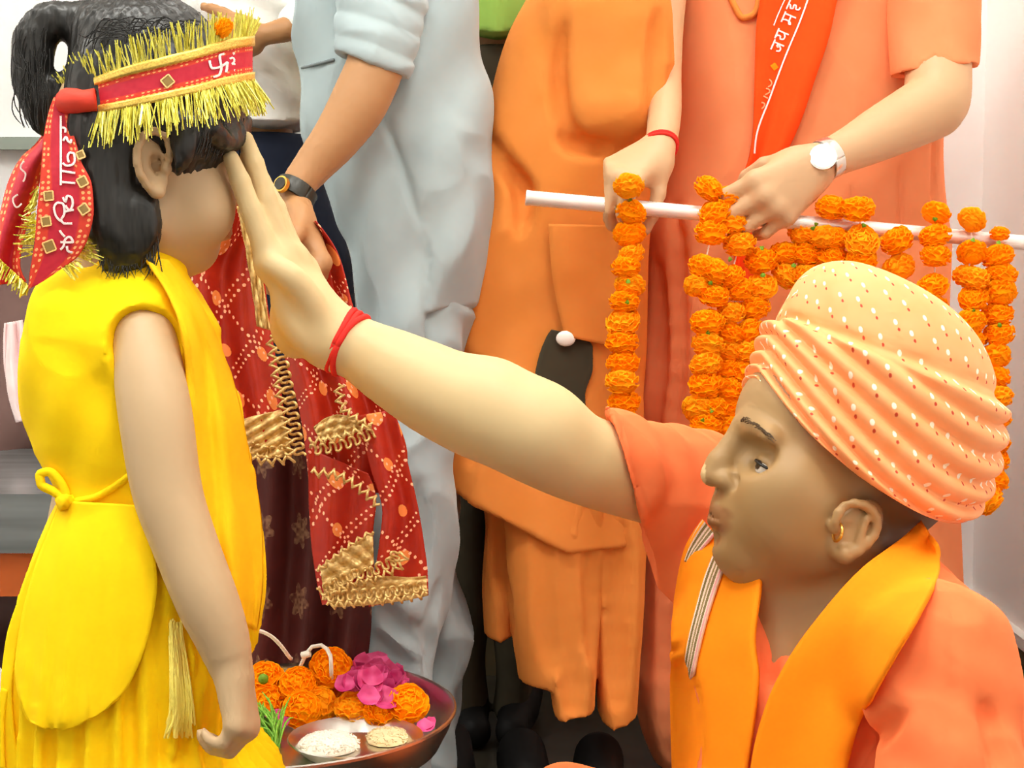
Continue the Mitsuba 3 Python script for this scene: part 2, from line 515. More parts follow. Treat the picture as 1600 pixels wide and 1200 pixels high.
def hits(field, lo=0.9, hi=2.8, step=0.004):
    """depth(px, py): how far along the view axis the surface of the field lies (nan where the ray misses)."""
    from scipy.interpolate import RegularGridInterpolator
    I = RegularGridInterpolator(field.ax, field.F, bounds_error=False, fill_value=0.3)
    ds = np.arange(lo, hi, step)

    def fn(px, py):
        px, py = np.atleast_1d(np.asarray(px, float)), np.atleast_1d(np.asarray(py, float))
        sh = px.shape
        px, py = px.ravel(), py.ravel()
        pts = CAM + ((px - 800) / FPX)[:, None, None] * ds[None, :, None] * RIGHT - ((py - 600) / FPX)[:, None, None] * ds[None, :, None] * UP + ds[None, :, None] * FWD
        val = I(pts.reshape(-1, 3)).reshape(len(px), len(ds))
        neg = val < 0
        k = neg.argmax(1)
        out = np.full(len(px), np.nan)
        ok = neg.any(1) & (k > 0)
        r = np.arange(len(px))[ok]
        a, b = val[r, k[ok] - 1], val[r, k[ok]]
        out[ok] = ds[k[ok] - 1] + step * a / (a - b)
        return out.reshape(sh)
    return fn


def groove(field, lines, r, k, sink=0.0):
    """Press creases into a surface along lines in px; r the crease's radius in metres, sink how far below the surface its middle lies."""
    h = hits(field)
    for ln in lines:
        q = spline(np.array(ln, float), max(6, len(ln) * 3)) if len(ln) > 2 else np.linspace(ln[0], ln[1], 6)
        d = h(q[:, 0], q[:, 1])
        ok = np.isfinite(d)
        if ok.sum() > 1:
            p = [P(x, y, dd + sink) for (x, y), dd in zip(q[ok], d[ok])]
            n = len(p)
            for i in range(n - 1):
                t0, t1 = (math.sin(math.pi * (i + .4) / (n + .2)) ** .5, math.sin(math.pi * (i + 1.4) / (n + .2)) ** .5)
                field.cut(cone(p[i], r * t0, p[i + 1], r * t1), k)


def fill_nan(D, fallback):
    D = D.copy()
    bad = ~np.isfinite(D)
    if bad.all():
        return np.full_like(D, fallback)
    if bad.any():
        from scipy.ndimage import distance_transform_edt
        ind = distance_transform_edt(bad, return_distances=False, return_indices=True)
        D = D[tuple(ind)]
    return D


def drape(pairs, depth_fn, lift, nu=14, nv=70, thick=0.003, smooth=1.5, extra=None, raw=False):
    """A strip of cloth lying on a body: pairs of edge points in px (xl, yl, xr, yr), pressed onto depth_fn and lifted off it."""
    from scipy.ndimage import gaussian_filter
    rows = spline(np.asarray(pairs, float), nv)
    u = np.linspace(0, 1, nu)
    X = rows[:, None, 0] * (1 - u) + rows[:, None, 2] * u
    Y = rows[:, None, 1] * (1 - u) + rows[:, None, 3] * u
    D = fill_nan(depth_fn(X, Y), 1.4)
    D = gaussian_filter(np.minimum(gaussian_filter(D, smooth, mode='nearest'), D), .8, mode='nearest') - lift
    if extra is not None:
        D = D + extra(*np.meshgrid(u, np.linspace(0, 1, nv)))
    G = np.stack([np.stack([P(X[i, j], Y[i, j], D[i, j]) for j in range(nu)]) for i in range(nv)])
    return G if raw else solid(G, thick)


def plane_point(H, lat_axis):
    """f(px, py, lateral): the point seen at a pixel that lies that far to the side of the head's middle plane."""
    def fn(px, py, lat=0.0):
        ray = P(px, py, 1.0) - CAM
        d = (lat + (H - CAM) @ lat_axis) / (ray @ lat_axis)
        return CAM + ray * d
    return fn


# ---------------------------------------------------------------- the seated man in the turban
SKIN_MAN = np.array(srgb(208, 182, 134))
SKIN_SHADED = np.array(srgb(162, 128, 84))  # darker than the arm: turban shade put into the face and neck colour
yawh, pit = math.radians(14), math.radians(15)
HM = P(1300, 785, 1.42)
lM = np.array([math.sin(yawh), -math.cos(yawh), 0])
f0 = np.array([-math.cos(yawh), -math.sin(yawh), 0])
fM = f0 * math.cos(pit) + np.array([0, 0, 1]) * math.sin(pit)
uM = -f0 * math.sin(pit) + np.array([0, 0, 1]) * math.cos(pit)
L = plane_point(HM, lM)
RM = np.stack([fM, lM, uM], 1)
lo, hi = P(1480, 1250, 1.15), P(380, 200, 1.75)
man = Field(axis(-0.26, 0.52, 0.005, (-0.26, -0.13, 0.0024), (0.15, 0.36, 0.0020)),
            axis(1.16, 1.74, 0.005, (1.28, 1.50, 0.0024)), axis(0.30, 0.93, 0.005, (0.48, 0.70, 0.0022), (0.70, 0.93, 0.0026)))
man.add(ell(L(1352, 690), (.098, .076, .100), RM))
man.add(ell(L(1245, 765), (.066, .060, .084), RM), 0.03)
man.add(ell(L(1243, 645), (.048, .060, .05), RM), 0.03)
for s in (1, -1):
    man.cut(ball(L(1160, 697, .0185 * s), .0075), .010)
EYE = lambda s: L(1202, 732, .0325 * s)
for s in (1, -1):
    man.add(cone(L(1325, 850, .054 * s), .020, L(1180, 866, .018 * s), .020), 0.02)
    man.add(ell(L(1200, 785, .034 * s), (.022, .022, .026), RM), 0.025)
    man.add(cone(L(1170, 662, .010 * s), .0095, L(1200, 684, .046 * s), .010), 0.012)
    man.add(ell(L(1235, 770, .046 * s), (.034, .024, .030), RM), 0.03)       # cheek
    man.add(cone(L(1240, 760, .056 * s), .012, L(1278, 790, .062 * s), .010), 0.03)
    man.add(cone(L(1275, 845, .046 * s), .022, L(1225, 830, .042 * s), .022), 0.03)
man.add(ball(L(1154, 865), .0205), 0.018)
man.add(cone(L(1290, 850), .050, L(1195, 858), .030), 0.02)
man.add(ell(L(1158, 806), (.027, .031, .034), RM), 0.02)
for s in (1, -1):
    man.cut(ell(L(1180, 712, .038 * s), (.015, .018, .013), RM), 0.014)
    man.add(ball(EYE(s), .0136), 0.005)
    man.cut(ell(EYE(s) + .0110 * fM + .0015 * lM * s - .0008 * uM, (.0095, .0142, .0050), rot(fM, math.radians(-10 * s)) @ RM), 0.0012)
man.add(cone(L(1158, 664), .0070, L(1124, 722), .0105), 0.010)
man.add(cone(L(1124, 722), .0100, L(1114, 741), .0112), 0.006)
for s in (1, -1):
    man.add(ell(L(1138, 752, .0125 * s), (.0125, .0085, .0095), RM), 0.006)
    man.cut(ball(L(1124, 767, .0070 * s), .0038), 0.003)
for s in (1, -1):
    man.add(cone(L(1122, 795, .004 * s), .0064, L(1154, 820, .027 * s), .0038), 0.004)
    man.add(cone(L(1119, 813, .003 * s), .0076, L(1154, 825, .025 * s), .0040), 0.004)
for s in (1, -1):
    man.cut(cone(L(1108, 803, .0), .0020, L(1152, 822, .026 * s), .0016), 0.002)
man.cut(cone(L(1116, 838, .012), .005, L(1116, 838, -.012), .005), 0.012)
# ears
for s in (1, -1):
    la = .083 * s
    E = lambda px, py, lat=0.0: L(px, py, la + lat * s)
    R = rot(lM, math.radians(-24)) @ RM
    man.add(ell(L(1338, 830, .078 * s), (.020, .008, .031), R), 0.004)
    ring = [(1306, 814), (1310, 801), (1320, 792), (1335, 787), (1350, 789), (1362, 797), (1369, 809), (1370, 823), (1365, 837), (1354, 850), (1340, 861)]
    for a, b in zip(ring[:-1], ring[1:]):
        man.add(cone(E(*a, .006), .0042, E(*b, .006), .0042), 0.002)
    man.add(cone(E(1340, 860, .004), .0055, E(1322, 866, .002), .0090), 0.004)
    man.add(cone(E(1352, 812, .005), .004, E(1342, 846, .005), .004), 0.003)
    man.cut(ell(E(1328, 828, .012), (.0105, .013, .0135), R), 0.003)
    man.cut(ell(E(1336, 803, .010), (.012, .004, .005), R), 0.003)
    man.add(ball(E(1306, 824, .002), .0065), 0.004)
groove(man, [[(1143, 742), (1151, 752), (1146, 764)]], .0016, .004, .0008)
# neck, chest and shoulders
man.add(cone(L(1315, 850), .056, P(1300, 1040, 1.44), .058), 0.02)
for s in (1, -1):
    man.add(cone(L(1345, 850, .05 * s), .016, L(1218, 1050, .012 * s), .012), 0.015)
man.add(ball(L(1215, 925), .012), 0.02)
man.add(cone(L(1222, 920), .030, P(1222, 1075, 1.395), .030), 0.03)
man.add(ell(P(1310, 1180, 1.45), (.125, .105, .125)), 0.03)
man.add(cone(P(1120, 800, 1.57), .045, P(1300, 1010, 1.46), .055), 0.03)
man.add(cone(P(1465, 1040, 1.25), .040, P(1340, 1000, 1.42), .050), 0.03)
man.add(cone(P(1465, 1040, 1.25), .042, P(1500, 1230, 1.20), .038), 0.02)
pxchain(man, [(1110, 780, 1.585, 72), (1020, 752, 1.53, 68), (950, 731, 1.48, 69), (880, 705, 1.44, 71), (800, 667, 1.42, 72), (745, 641, 1.425, 75), (690, 615, 1.43, 72), (620, 578, 1.44, 62), (562, 546, 1.45, 50), (524, 524, 1.45, 46)], 0.012)
for (x, y, r) in ((775, 622, 52), (850, 660, 55)):
    man.add(ball(P(x, y, 1.425), r * 1.42 / FPX), 0.03)
# the right hand, raised to the child's forehead
Wm = P(527, 541, 1.452)
along = P(440, 408, 1.452) - Wm
hm = hand(man, Wm, along, [-.34, -.93, .05], 1.0, curls=((-15, 0, 2), (-19, 2, 2), (-15, 10, 6), (-8, 22, 14)), spread=(2, 0, -2, -6), thumb=None, side=-1, thick=1.16, fl=1.14)
pxchain(man, [(500, 512, 1.436, 27), (474, 458, 1.418, 24), (448, 428, 1.408, 21), (424, 415, 1.408, 16)], .006)
man.add(ell(P(462, 500, 1.462), (.024, .026, .036), np.eye(3)), .014)
man.add(cone(P(520, 530, 1.452), .028, P(478, 478, 1.452), .025), 0.012)
v, f = man.mesh()
man_key = thing('person', 'seated man in a spotted peach turban and orange shawl reaching out one arm', 'person')
spots = [(L(1122, 797), (.014, .026, .0055), .5, SKIN_SHADED * [.78, .60, .58]), (L(1120, 814), (.014, .024, .0075), .5, SKIN_SHADED * [.80, .60, .58]), (L(1425, 800, .05), (.05, .05, .035), .5, SKIN_SHADED * [.34, .30, .28]),
         (hm['tips'][0], (.010,) * 3, .8, SKIN_MAN * [1.0, .80, .78]), (hm['tips'][1], (.010,) * 3, .8, SKIN_MAN * [1.0, .78, .76])]
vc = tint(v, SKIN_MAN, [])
vc[v[:, 0] > .17] = SKIN_SHADED
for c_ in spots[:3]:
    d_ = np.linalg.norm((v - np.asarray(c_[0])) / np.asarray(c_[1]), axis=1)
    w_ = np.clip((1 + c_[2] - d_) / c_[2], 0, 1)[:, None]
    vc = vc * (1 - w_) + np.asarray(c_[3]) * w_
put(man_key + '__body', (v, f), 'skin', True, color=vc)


mat('hair_brown', srgb(84, 64, 42), .6)


def eyeball(key, c, look_dir, r):
    m = trimesh.creation.icosphere(4, r)
    vv = np.array(m.vertices)
    d = unit(look_dir)
    ang = np.degrees(np.arccos(np.clip(vv @ d / r, -1, 1)))
    col = np.where((ang < 13)[:, None], [.004, .004, .004], np.where((ang < 29)[:, None], [.030, .014, .007], [.62, .58, .52]))
    put(key, (vv + c, np.array(m.faces)), 'eye_gloss', True, color=col)


mat('hair_black', mikit.proc(lambda p, n, uv: mikit.mix([.006, .006, .006], [.016, .014, .011], mikit.noise(p.x * 500, p.y * 500, p.z * 60))), 0.38, spec=0.5)
for s in (1, -1):
    eyeball(man_key + '__eye' if s == 1 else man_key + '__eye_001', EYE(s), fM + .22 * uM, .0122)
    Re = rot(fM, math.radians(-10 * s)) @ RM
    lid = [EYE(s) + .0136 * unit(Re[:, 0] * math.cos(t) + Re[:, 1] * math.sin(t) * s + Re[:, 2] * (.26 - .10 * abs(math.sin(t)))) for t in np.linspace(-.95, 1.25, 14)]
    put(man_key + '__eyelash', tube(lid, [.0005] + [.0012] * 12 + [.0005], 6), 'hair_black')
    rb = np.random.default_rng(5)
    hairs = []
    bl = spline(np.array([L(1158, 656, .014 * s), L(1166, 658, .028 * s), L(1184, 667, .045 * s), L(1202, 682, .057 * s)]), 44)
    for i, q in enumerate(bl):
        q = q + uM * rb.normal(0, .0011)
        t_ = unit(bl[min(i + 3, 43)] - bl[max(i - 3, 0)])
        hairs.append(tube([q, q + t_ * .004 + uM * .0015 + fM * .0008, q + t_ * .008 + uM * .001], [.0004, .0005, .0002], 4))
    put(man_key + '__eyebrow', join(hairs), 'hair_brown')
# earring and wrist thread
ring = [E0 for E0 in (np.array(L(1309, 832, .090)) + .0075 * (math.cos(a) * RM[:, 1] + math.sin(a) * RM[:, 2]) for a in np.linspace(0, 2 * np.pi, 25))]
put(man_key + '__earring', tube(ring, .0013, 8), 'gold_metal', label='small gold hoop in the ear')
wc, wd = P(538, 534, 1.45), unit(P(620, 578, 1.44) - P(524, 524, 1.45))
wa = unit(np.cross(wd, [0, 0, 1])); wb = np.cross(wa, wd)
def wrist_loop(c, a, b, d, ra, rb, r, wob=0.0, n=40):
    g = np.linspace(0, 2 * np.pi, n)
    return tube([c + a * ra * math.cos(t) + b * rb * math.sin(t) + d * wob * math.sin(2 * t + 1) for t in g], r, 8)
put(man_key + '__wrist_thread', join([wrist_loop(wc + wd * o, wa, wb, wd, .0300, .0300, .0028, w) for o, w in ((-.003, .003), (.002, .002), (.0055, -.002))]), 'red_thread', label='red sacred thread around the wrist')

# kurta with short sleeves
cloth('salmon_cotton', srgb(240, 126, 76), srgb(232, 114, 66), 40)
cloth('shawl_cotton', srgb(252, 146, 22), srgb(246, 138, 18), 40)
LS, RS = P(1463, 1035, 1.24), P(1095, 785, 1.585)
kur = Field(axis(0.06, 0.56, 0.004, (.06, .17, .0019)), axis(1.08, 1.78, 0.004, (1.42, 1.62, .0022)), axis(0.28, 0.76, 0.004, (.58, .76, .0022)))
yawT = math.radians(-48)
c0 = P(1302, 1150, 1.42)
zz = np.array([.28, .36, .44, .50, .535])
kur.add(loft(zz, c0[0] + np.array([-.01, 0, 0, 0, .0]), c0[1] + np.array([-.01, 0, .0, .01, .02]), np.array([.185, .18, .168, .135, .075]), np.array([.118, .112, .098, .078, .05]), 2.3, yawT), 0.02)
kur.add(cone(LS, .057, P(1385, 960, 1.38), .046), 0.03)
def arm_fold(X, Y, Z):
    return .0022 * np.sin(95 * (Z + .55 * X + .2 * Y)) * (Z < .62)
kur.add(cone(LS, .056, P(1497, 1270, 1.19), .055), 0.02, arm_fold)
kur.add(cone(RS, .066, P(1290, 960, 1.47), .060), 0.04)
sl0, sl1 = P(966, 741, 1.50), RS
ax_s = unit(sl1 - sl0)
def sleeve_fold(X, Y, Z):
    t = (X - sl0[0]) * ax_s[0] + (Y - sl0[1]) * ax_s[1] + (Z - sl0[2]) * ax_s[2]
    return .0022 * np.sin(150 * t + 22 * (Z - .6))
kur.add(cone(sl0 - ax_s * .05, .0545, sl0 + ax_s * .10, .062), 0.01, sleeve_fold)
kur.add(cone(sl0 + ax_s * .09, .062, RS, .070), 0.02, sleeve_fold)
kur.add(cone(P(1060, 805, 1.545), .058, P(1120, 870, 1.57), .06), 0.03)
s, X, Y, Z = kur.block((-1, 0, 0), (2, 3, 2))
hp = P(979, 741, 1.50)
t = (X - hp[0]) * .955 + (Z - hp[2]) * .296
kur.F[s] = np.maximum(kur.F[s], np.where((t < .06) & (X < .17) & (Y > 1.36), -t, -1))            # the hem of the sleeve
kur.cut(cone(sl0 - ax_s * .05, .0490, sl0 + ax_s * .030, .0495), 0.001)
groove(kur, [[(1330, 1198), (1370, 1150), (1410, 1120)], [(1562, 1200), (1552, 1150), (1540, 1110)]], .003, .014, .001)
groove(kur, [[(1478, 905), (1488, 960), (1490, 1040), (1484, 1130), (1488, 1195)]], .0016, .004)
groove(kur, [[(972, 662), (990, 735), (1018, 815)]], .0014, .003)
kbase = Field(*kur.ax); kbase.F[:] = kur.F
kbase.add(cone(P(1315, 860, 1.43), .060, P(1300, 1040, 1.45), .062), .03)
kur.cut(cone(P(1290, 880, 1.40), .068, P(1262, 960, 1.33), .055), 0.01)
kur.cut(cone(P(1262, 960, 1.33), .055, P(1203, 1050, 1.22), .016), 0.01)
kur.cut(cone(P(1240, 950, 1.33), .045, P(1205, 1050, 1.34), .016), 0.01)
for d_ in (1.24, 1.30, 1.36):
    kur.cut(cone(P(1222, 900, d_), .030, P(1200, 1048, d_), .014), 0.006)
put(man_key + '__kurta', wrinkle(kur.mesh(), .0042, 17, 3, (1, 1, .7)), 'salmon_cotton', label='salmon orange short sleeved kurta')

# shawl: near end over his left shoulder, far end with the striped border
h_both = hits(kbase)
near = drape([(1441, 816, 1463, 852), (1405, 846, 1468, 888), (1352, 886, 1440, 955), (1292, 950, 1402, 1022), (1232, 1030, 1362, 1092), (1196, 1105, 1336, 1150), (1176, 1180, 1322, 1205), (1163, 1290, 1312, 1290)],
             h_both, .013, 22, 90, .004, 3.0, lambda u, w: -.004 * np.sin(u * 7 + 2 * w) - .012 * (1 - w) ** 6)
far = drape([(1098, 812, 1128, 846), (1070, 860, 1150, 872), (1058, 920, 1189, 908), (1050, 1000, 1179, 1000), (1049, 1060, 1185, 1058), (1050, 1130, 1178, 1130), (1052, 1200, 1168, 1200), (1054, 1290, 1158, 1290)],
            h_both, .012, 20, 90, .004, 3.0, lambda u, w: -.004 * np.sin(u * 6 + 3 * w))
sh = man_key + '__shawl'
put(sh, join([near[:2], far[:2]]), 'shawl_cotton', label='bright orange shawl hanging down both sides of the chest')
def border_tex(p, n, uv):
    x = uv.x
    c = mi.Color3f(srgb(222, 196, 176))
    for a, b, col in ((.0, .12, (246, 150, 30)), (.22, .36, (122, 104, 62)), (.48, .58, (150, 128, 84)), (.66, .80, (128, 110, 70)), (.88, .97, (226, 150, 150))):
        k = dr.select((x > a) & (x < b), 1.0, 0.0)
        c = c * (1 - k) + mi.Color3f(srgb(*col)) * k
    return c
mat('border_weave', mikit.proc(border_tex), 0.6)
bg = drape([(1112, 868, 1134, 880), (1098, 905, 1121, 915), (1086, 950, 1108, 955), (1074, 1000, 1095, 1003), (1067, 1050, 1084, 1052), (1063, 1090, 1075, 1092), (1060, 1130, 1072, 1131), (1055, 1200, 1067, 1201), (1052, 1280, 1064, 1281)], h_both, .0185, 8, 80, .003, 2.5, raw=True)
vv, ff, uu = solid(bg, .003)
uu = np.tile(np.stack(np.meshgrid(np.linspace(0, 1, 8), np.linspace(0, 1, 80)), -1).reshape(-1, 2), (2, 1))
put(sh + '__striped_border', (vv, ff), 'border_weave', True, uv=uu, label='woven border of white and olive stripes')
bg2 = drape([(1098, 812, 1118, 836), (1084, 834, 1106, 850), (1074, 856, 1092, 866), (1068, 876, 1082, 882)], h_both, .0185, 8, 30, .003, 1.5, raw=True)
vv, ff, _ = solid(bg2, .003)
put(sh + '__striped_border', (vv, ff), 'border_weave', True, uv=np.tile(np.stack(np.meshgrid(np.linspace(0, 1, 8), np.linspace(0, 1, 30)), -1).reshape(-1, 2), (2, 1)))

# lower garment: his knee shows at the lower edge of the picture
low = Field(axis(-0.05, 0.58, 0.006), axis(0.98, 1.95, 0.006), axis(0.0, 0.36, 0.006))
lowfold = lambda X, Y, Z: .004 * np.sin(60 * X + 30 * Y)
low.add(ell((.33, 1.46, .13), (.21, .26, .13)), 0.03, lowfold)
low.add(cone((.34, 1.56, .15), .09, (.075, 1.72, .135), .072), 0.05, lowfold)
low.add(cone((.075, 1.72, .135), .072, (.26, 1.52, .07), .06), 0.05, lowfold)
low.add(cone((.34, 1.36, .15), .09, (.10, 1.08, .115), .07), 0.05, lowfold)
low.add(cone((.10, 1.08, .115), .07, (.26, 1.34, .07), .06), 0.05, lowfold)
put(man_key + '__dhoti', low.mesh(), 'salmon_cotton', label='orange lower garment over folded legs')

# turban
def turban_tex(p, n, uv):
    x, y = uv.x / .0195, uv.y / .0170
    row = dr.floor(y)
    x = x + .5 * (row - 2 * dr.floor(row / 2))
    cx, cy = dr.floor(x), row
    j1, j2 = (mikit.cell_rand(cx, cy, 3) - .5) * .3, (mikit.cell_rand(cx, cy, 5) - .5) * .3
    lx, ly = x - cx - .5 - j1, y - cy - .5 - j2
    w = 1 - mikit.smoothstep(.08, .14, dr.sqrt(lx * lx + ly * ly))
    lx, ly = lx - .20, ly + .22
    r = 1 - mikit.smoothstep(.045, .095, dr.sqrt(lx * lx + ly * ly))
    c = mikit.mix(srgb(250, 163, 100), srgb(252, 176, 120), mikit.fbm(p.x * 60, p.y * 60, p.z * 60, 2))
    c = c * (1 - w) + mi.Color3f(srgb(255, 240, 214)) * w
    return c * (1 - r) + mi.Color3f(srgb(196, 66, 40)) * r
mat('turban_cotton', mikit.proc(turban_tex), 0.6, 0.3, 0.3)
tlt = math.radians(27)
At = -f0 * math.cos(tlt) - np.array([0, 0, 1]) * math.sin(tlt)
Ct = -f0 * math.sin(tlt) + np.array([0, 0, 1]) * math.cos(tlt)
OT = L(1378, 628)
prof_v = [0, .05, .15, .3, .45, .6, .74, .86, .95, 1.0]
prof_r = PchipInterpolator(prof_v, [.92, .965, .99, 1.0, .98, .92, .80, .60, .34, 0.0])
prof_h = PchipInterpolator(prof_v, [0, .03, .12, .30, .49, .67, .82, .93, .985, 1.0])
nth, nvv = 260, 130
th = np.linspace(0, 2 * np.pi, nth)                # 0 = front, pi/2 = towards the camera
vs = np.linspace(0, 1, nvv)
TH, VV = np.meshgrid(th, vs)
cb = -.036 - .034 * np.abs(np.sin(TH)) ** 1.3 - .012 * (1 - np.cos(TH)) / 2 - .006 * np.sin(TH)
ct = .1035
r0, h0 = prof_r(VV), prof_h(VV)
wrapv = np.clip(.50 + .10 * np.sin(TH * 1.0 - .9), .3, .7)                 # where the plain crown begins
ph = VV / wrapv
below = np.clip((1.0 - ph) / .10, 0, 1)
phase = 5.4 * ph + 1.5 * np.sin(TH - .35) - .5 * np.cos(TH)
saw = (phase % 1.0)
pleat = np.where(saw < .82, np.sin(saw / .82 * np.pi) ** .7, 0) * .0074
edge = np.exp(-((ph - 1.0) / .06) ** 2) * -.003
crown = .0015 * np.sin(9 * TH + 14 * VV) * (ph > 1.05) * (1 - VV)
disp = pleat * below + edge + crown + .004 * below
a_, b_ = .1135, .1010
sx = -.036 * np.clip((VV - .2) / .8, 0, 1) ** 1.2
rr = r0 * (1 + disp / .1)
G = OT + (-a_ * rr * np.cos(TH) + sx)[..., None] * At + (b_ * rr * np.sin(TH))[..., None] * lM + (cb + (ct - cb) * h0 + disp * .4 * h0)[..., None] * Ct
uvt = np.stack([(TH - np.pi / 2) * .118 * np.maximum(r0, .25), VV * .17 + .02 * below * 0], -1)
k = (np.arange(nvv - 1)[:, None] * nth + np.arange(nth - 1)).ravel()
q = np.stack([k, k + 1, k + nth + 1, k + nth], 1)
inner = OT + (-a_ * .84 * np.cos(th))[:, None] * At + (b_ * .84 * np.sin(th))[:, None] * lM + (cb[0] + .004)[:, None] * Ct
V = np.vstack([G.reshape(-1, 3), inner]); N = nth * nvv
k = np.arange(nth - 1)
q2 = np.stack([k + 1, k, k + N, k + N + 1], 1)
put(man_key + '__turban', (V, np.vstack([q, q2])), 'turban_cotton', True, uv=np.vstack([uvt.reshape(-1, 2), uvt[0]]), label='peach turban with white and red dots and slanting pleats')

# ---------------------------------------------------------------- the child in yellow
SKIN_KID = np.array(srgb(190, 160, 122))
yk = math.radians(28)
HK = P(208, 258, 1.43)
fK, rK, zK = np.array([math.cos(yk), math.sin(yk), 0]), np.array([math.sin(yk), -math.cos(yk), 0]), np.array([0, 0, 1.0])
RK = np.stack([fK, rK, zK], 1)
def K(a, b, c):
    return HK + a * fK + b * rK + c * zK
kid = Field(axis(-0.52, -0.18, 0.004, (-.42, -.23, .0024)), axis(1.24, 1.66, 0.004, (1.30, 1.48, .0024)), axis(0.0, 0.96, 0.005, (.40, .53, .0024), (.75, .90, .0022)))
kid.add(ell(K(.006, 0, .03), (.076, .072, .084), RK))
kid.add(ell(K(.034, 0, -.025), (.054, .057, .066), RK), .02)
for s in (1, -1):
    kid.add(ell(K(.050, .036 * s, -.040), (.031, .029, .034), RK), .02)
    kid.add(cone(K(.0, .044 * s, -.052), .020, K(.046, .010 * s, -.078), .017), .02)
    kid.add(cone(K(.082, .008 * s, .014), .008, K(.070, .042 * s, .012), .008), .014)
    kid.cut(ell(K(.088, .032 * s, .000), (.014, .016, .010), RK), .012)
    kid.add(ball(K(.070, .031 * s, -.002), .0125), .005)
    kid.add(cone(K(.086, .003 * s, -.052), .006, K(.078, .017 * s, -.055), .0035), .004)
    kid.add(cone(K(.085, .003 * s, -.061), .0062, K(.077, .015 * s, -.059), .0036), .004)
    kid.add(ball(K(.088, .010 * s, -.030), .0075), .006)
kid.add(cone(K(.086, 0, .006), .007, K(.096, 0, -.024), .0092), .010)
kid.add(ball(K(.058, 0, -.076), .0165), .018)
kid.add(cone(K(-.018, 0, -.05), .042, P(190, 470, 1.45), .040), .02)
for s in (1, -1):
    R = rot(rK, math.radians(14)) @ RK
    kid.add(ell(K(-.004, .073 * s, -.004), (.0150, .0050, .0265), R), .003)
    ring = [K(.0115, .078 * s, .002), K(.011, .081 * s, .012), K(.006, .084 * s, .021), K(-.004, .086 * s, .0255), K(-.013, .087 * s, .021), K(-.018, .087 * s, .011), K(-.019, .086 * s, -.001), K(-.0155, .084 * s, -.012), K(-.009, .081 * s, -.021), K(-.002, .077 * s, -.027)]
    for a, b in zip(ring[:-1], ring[1:]):
        kid.add(cone(a, .0034, b, .0034), .0018)
    kid.add(ball(K(.001, .076 * s, -.026), .0068), .004)
    kid.cut(ell(K(.002, .082 * s, -.003), (.0075, .014, .0115), R), .0025)
    kid.cut(ell(K(-.003, .082 * s, .0145), (.0095, .006, .0040), R), .002)
    kid.add(ball(K(.010, .074 * s, -.006), .005), .004)
# trunk, arms, legs
kid.add(ell(P(200, 590, 1.46), (.070, .090, .12)), .02)
kid.add(ell(P(220, 860, 1.46), (.085, .095, .12)), .04)
pxchain(kid, [(226, 530, 1.372, 50), (243, 650, 1.345, 57), (262, 770, 1.335, 54), (286, 842, 1.33, 51), (322, 935, 1.325, 49), (350, 1005, 1.325, 41), (364, 1055, 1.325, 31)], .012)
chain(kid, [(P(215, 530, 1.53), .030), (P(225, 690, 1.56), .029), (P(235, 860, 1.58), .026), (P(270, 980, 1.59), .020)], .012)
for s, dd in ((1, 1.40), (-1, 1.50)):
    chain(kid, [(P(215, 950, dd), .055), ((-.335, dd - .03, .26), .042), ((-.345, dd - .03, .08), .028), ((-.345, dd - .03, .04), .03)], .02)
    kid.add(cone((-.355, dd - .03, .024), .024, (-.27, dd - .045, .016), .016), .015)
hk_ = hand(kid, P(366, 1050, 1.325), P(374, 1108, 1.325) - P(366, 1050, 1.325), [.12, 1, 0], .52, curls=((42, 55, 35), (47, 58, 35), (50, 60, 38), (42, 64, 40)), spread=(3, 0, -3, -7), thumb=(6, 14, 10, 10), side=-1, thick=1.55, k=.004)
hand(kid, P(270, 985, 1.59), [.15, 0, -1], [.9, .2, 0], .62, curls=((30, 40, 25),) * 4, side=1)
kv, kf = kid.mesh()
kid_key = thing('person', 'small child in a yellow dress with black ponytail and red gold-fringed headband', 'person')
put(kid_key + '__body', (kv, kf), 'skin', True, color=tint(kv, SKIN_KID, [(K(.086, 0, -.052), (.008, .018, .005), .5, SKIN_KID * [.8, .5, .48]), (K(.085, 0, -.061), (.008, .016, .005), .5, SKIN_KID * [.8, .5, .48])]))
for s in (1, -1):
    eyeball(kid_key + '__eye', K(.0735, .0315 * s, -.002), fK - .1 * zK, .0108)
    put(kid_key + '__eyelash', tube(spline([K(.083, .018 * s, .000), K(.087, .030 * s, .004), K(.083, .042 * s, .001), K(.078, .047 * s, -.003)], 10), [.0006] + [.0014] * 8 + [.0006], 6), 'hair_black')
    put(kid_key + '__eyebrow', tube(spline([K(.091, .014 * s, .016), K(.089, .030 * s, .021), K(.080, .045 * s, .018)], 10), [.0008] + [.0018] * 8 + [.0006], 6), 'hair_black')

# hair
hair = Field(axis(-.52, -.20, .0028), axis(1.30, 1.56, .0028), axis(.70, 1.06, .0028))
hair.add(ell(K(.020, 0, .050), (.081, .083, .092), RK))
hair.add(ell(P(215, 55, 1.43), (.055, .058, .035)), .03)
hair.cut(ell(K(.112, 0, -.085), (.094, .14, .104), RK), .006)
hair.cut(ell(K(.0, .085, -.012), (.021, .022, .030), RK), .004)
hair.cut(ell(K(.0, -.085, -.012), (.021, .022, .030), RK), .004)
pxchain(hair, [(172, 215, 1.385, 52), (172, 290, 1.383, 50), (182, 345, 1.385, 50), (196, 390, 1.39, 42), (186, 418, 1.395, 24)], .02)
pxchain(hair, [(182, 215, 1.475, 52), (180, 290, 1.475, 50), (186, 345, 1.47, 48), (192, 390, 1.46, 40)], .02)
pxchain(hair, [(160, 210, 1.43, 46), (165, 340, 1.43, 44)], .02)
pxchain(hair, [(150, 115, 1.385, 34), (142, 205, 1.38, 34)], .02)
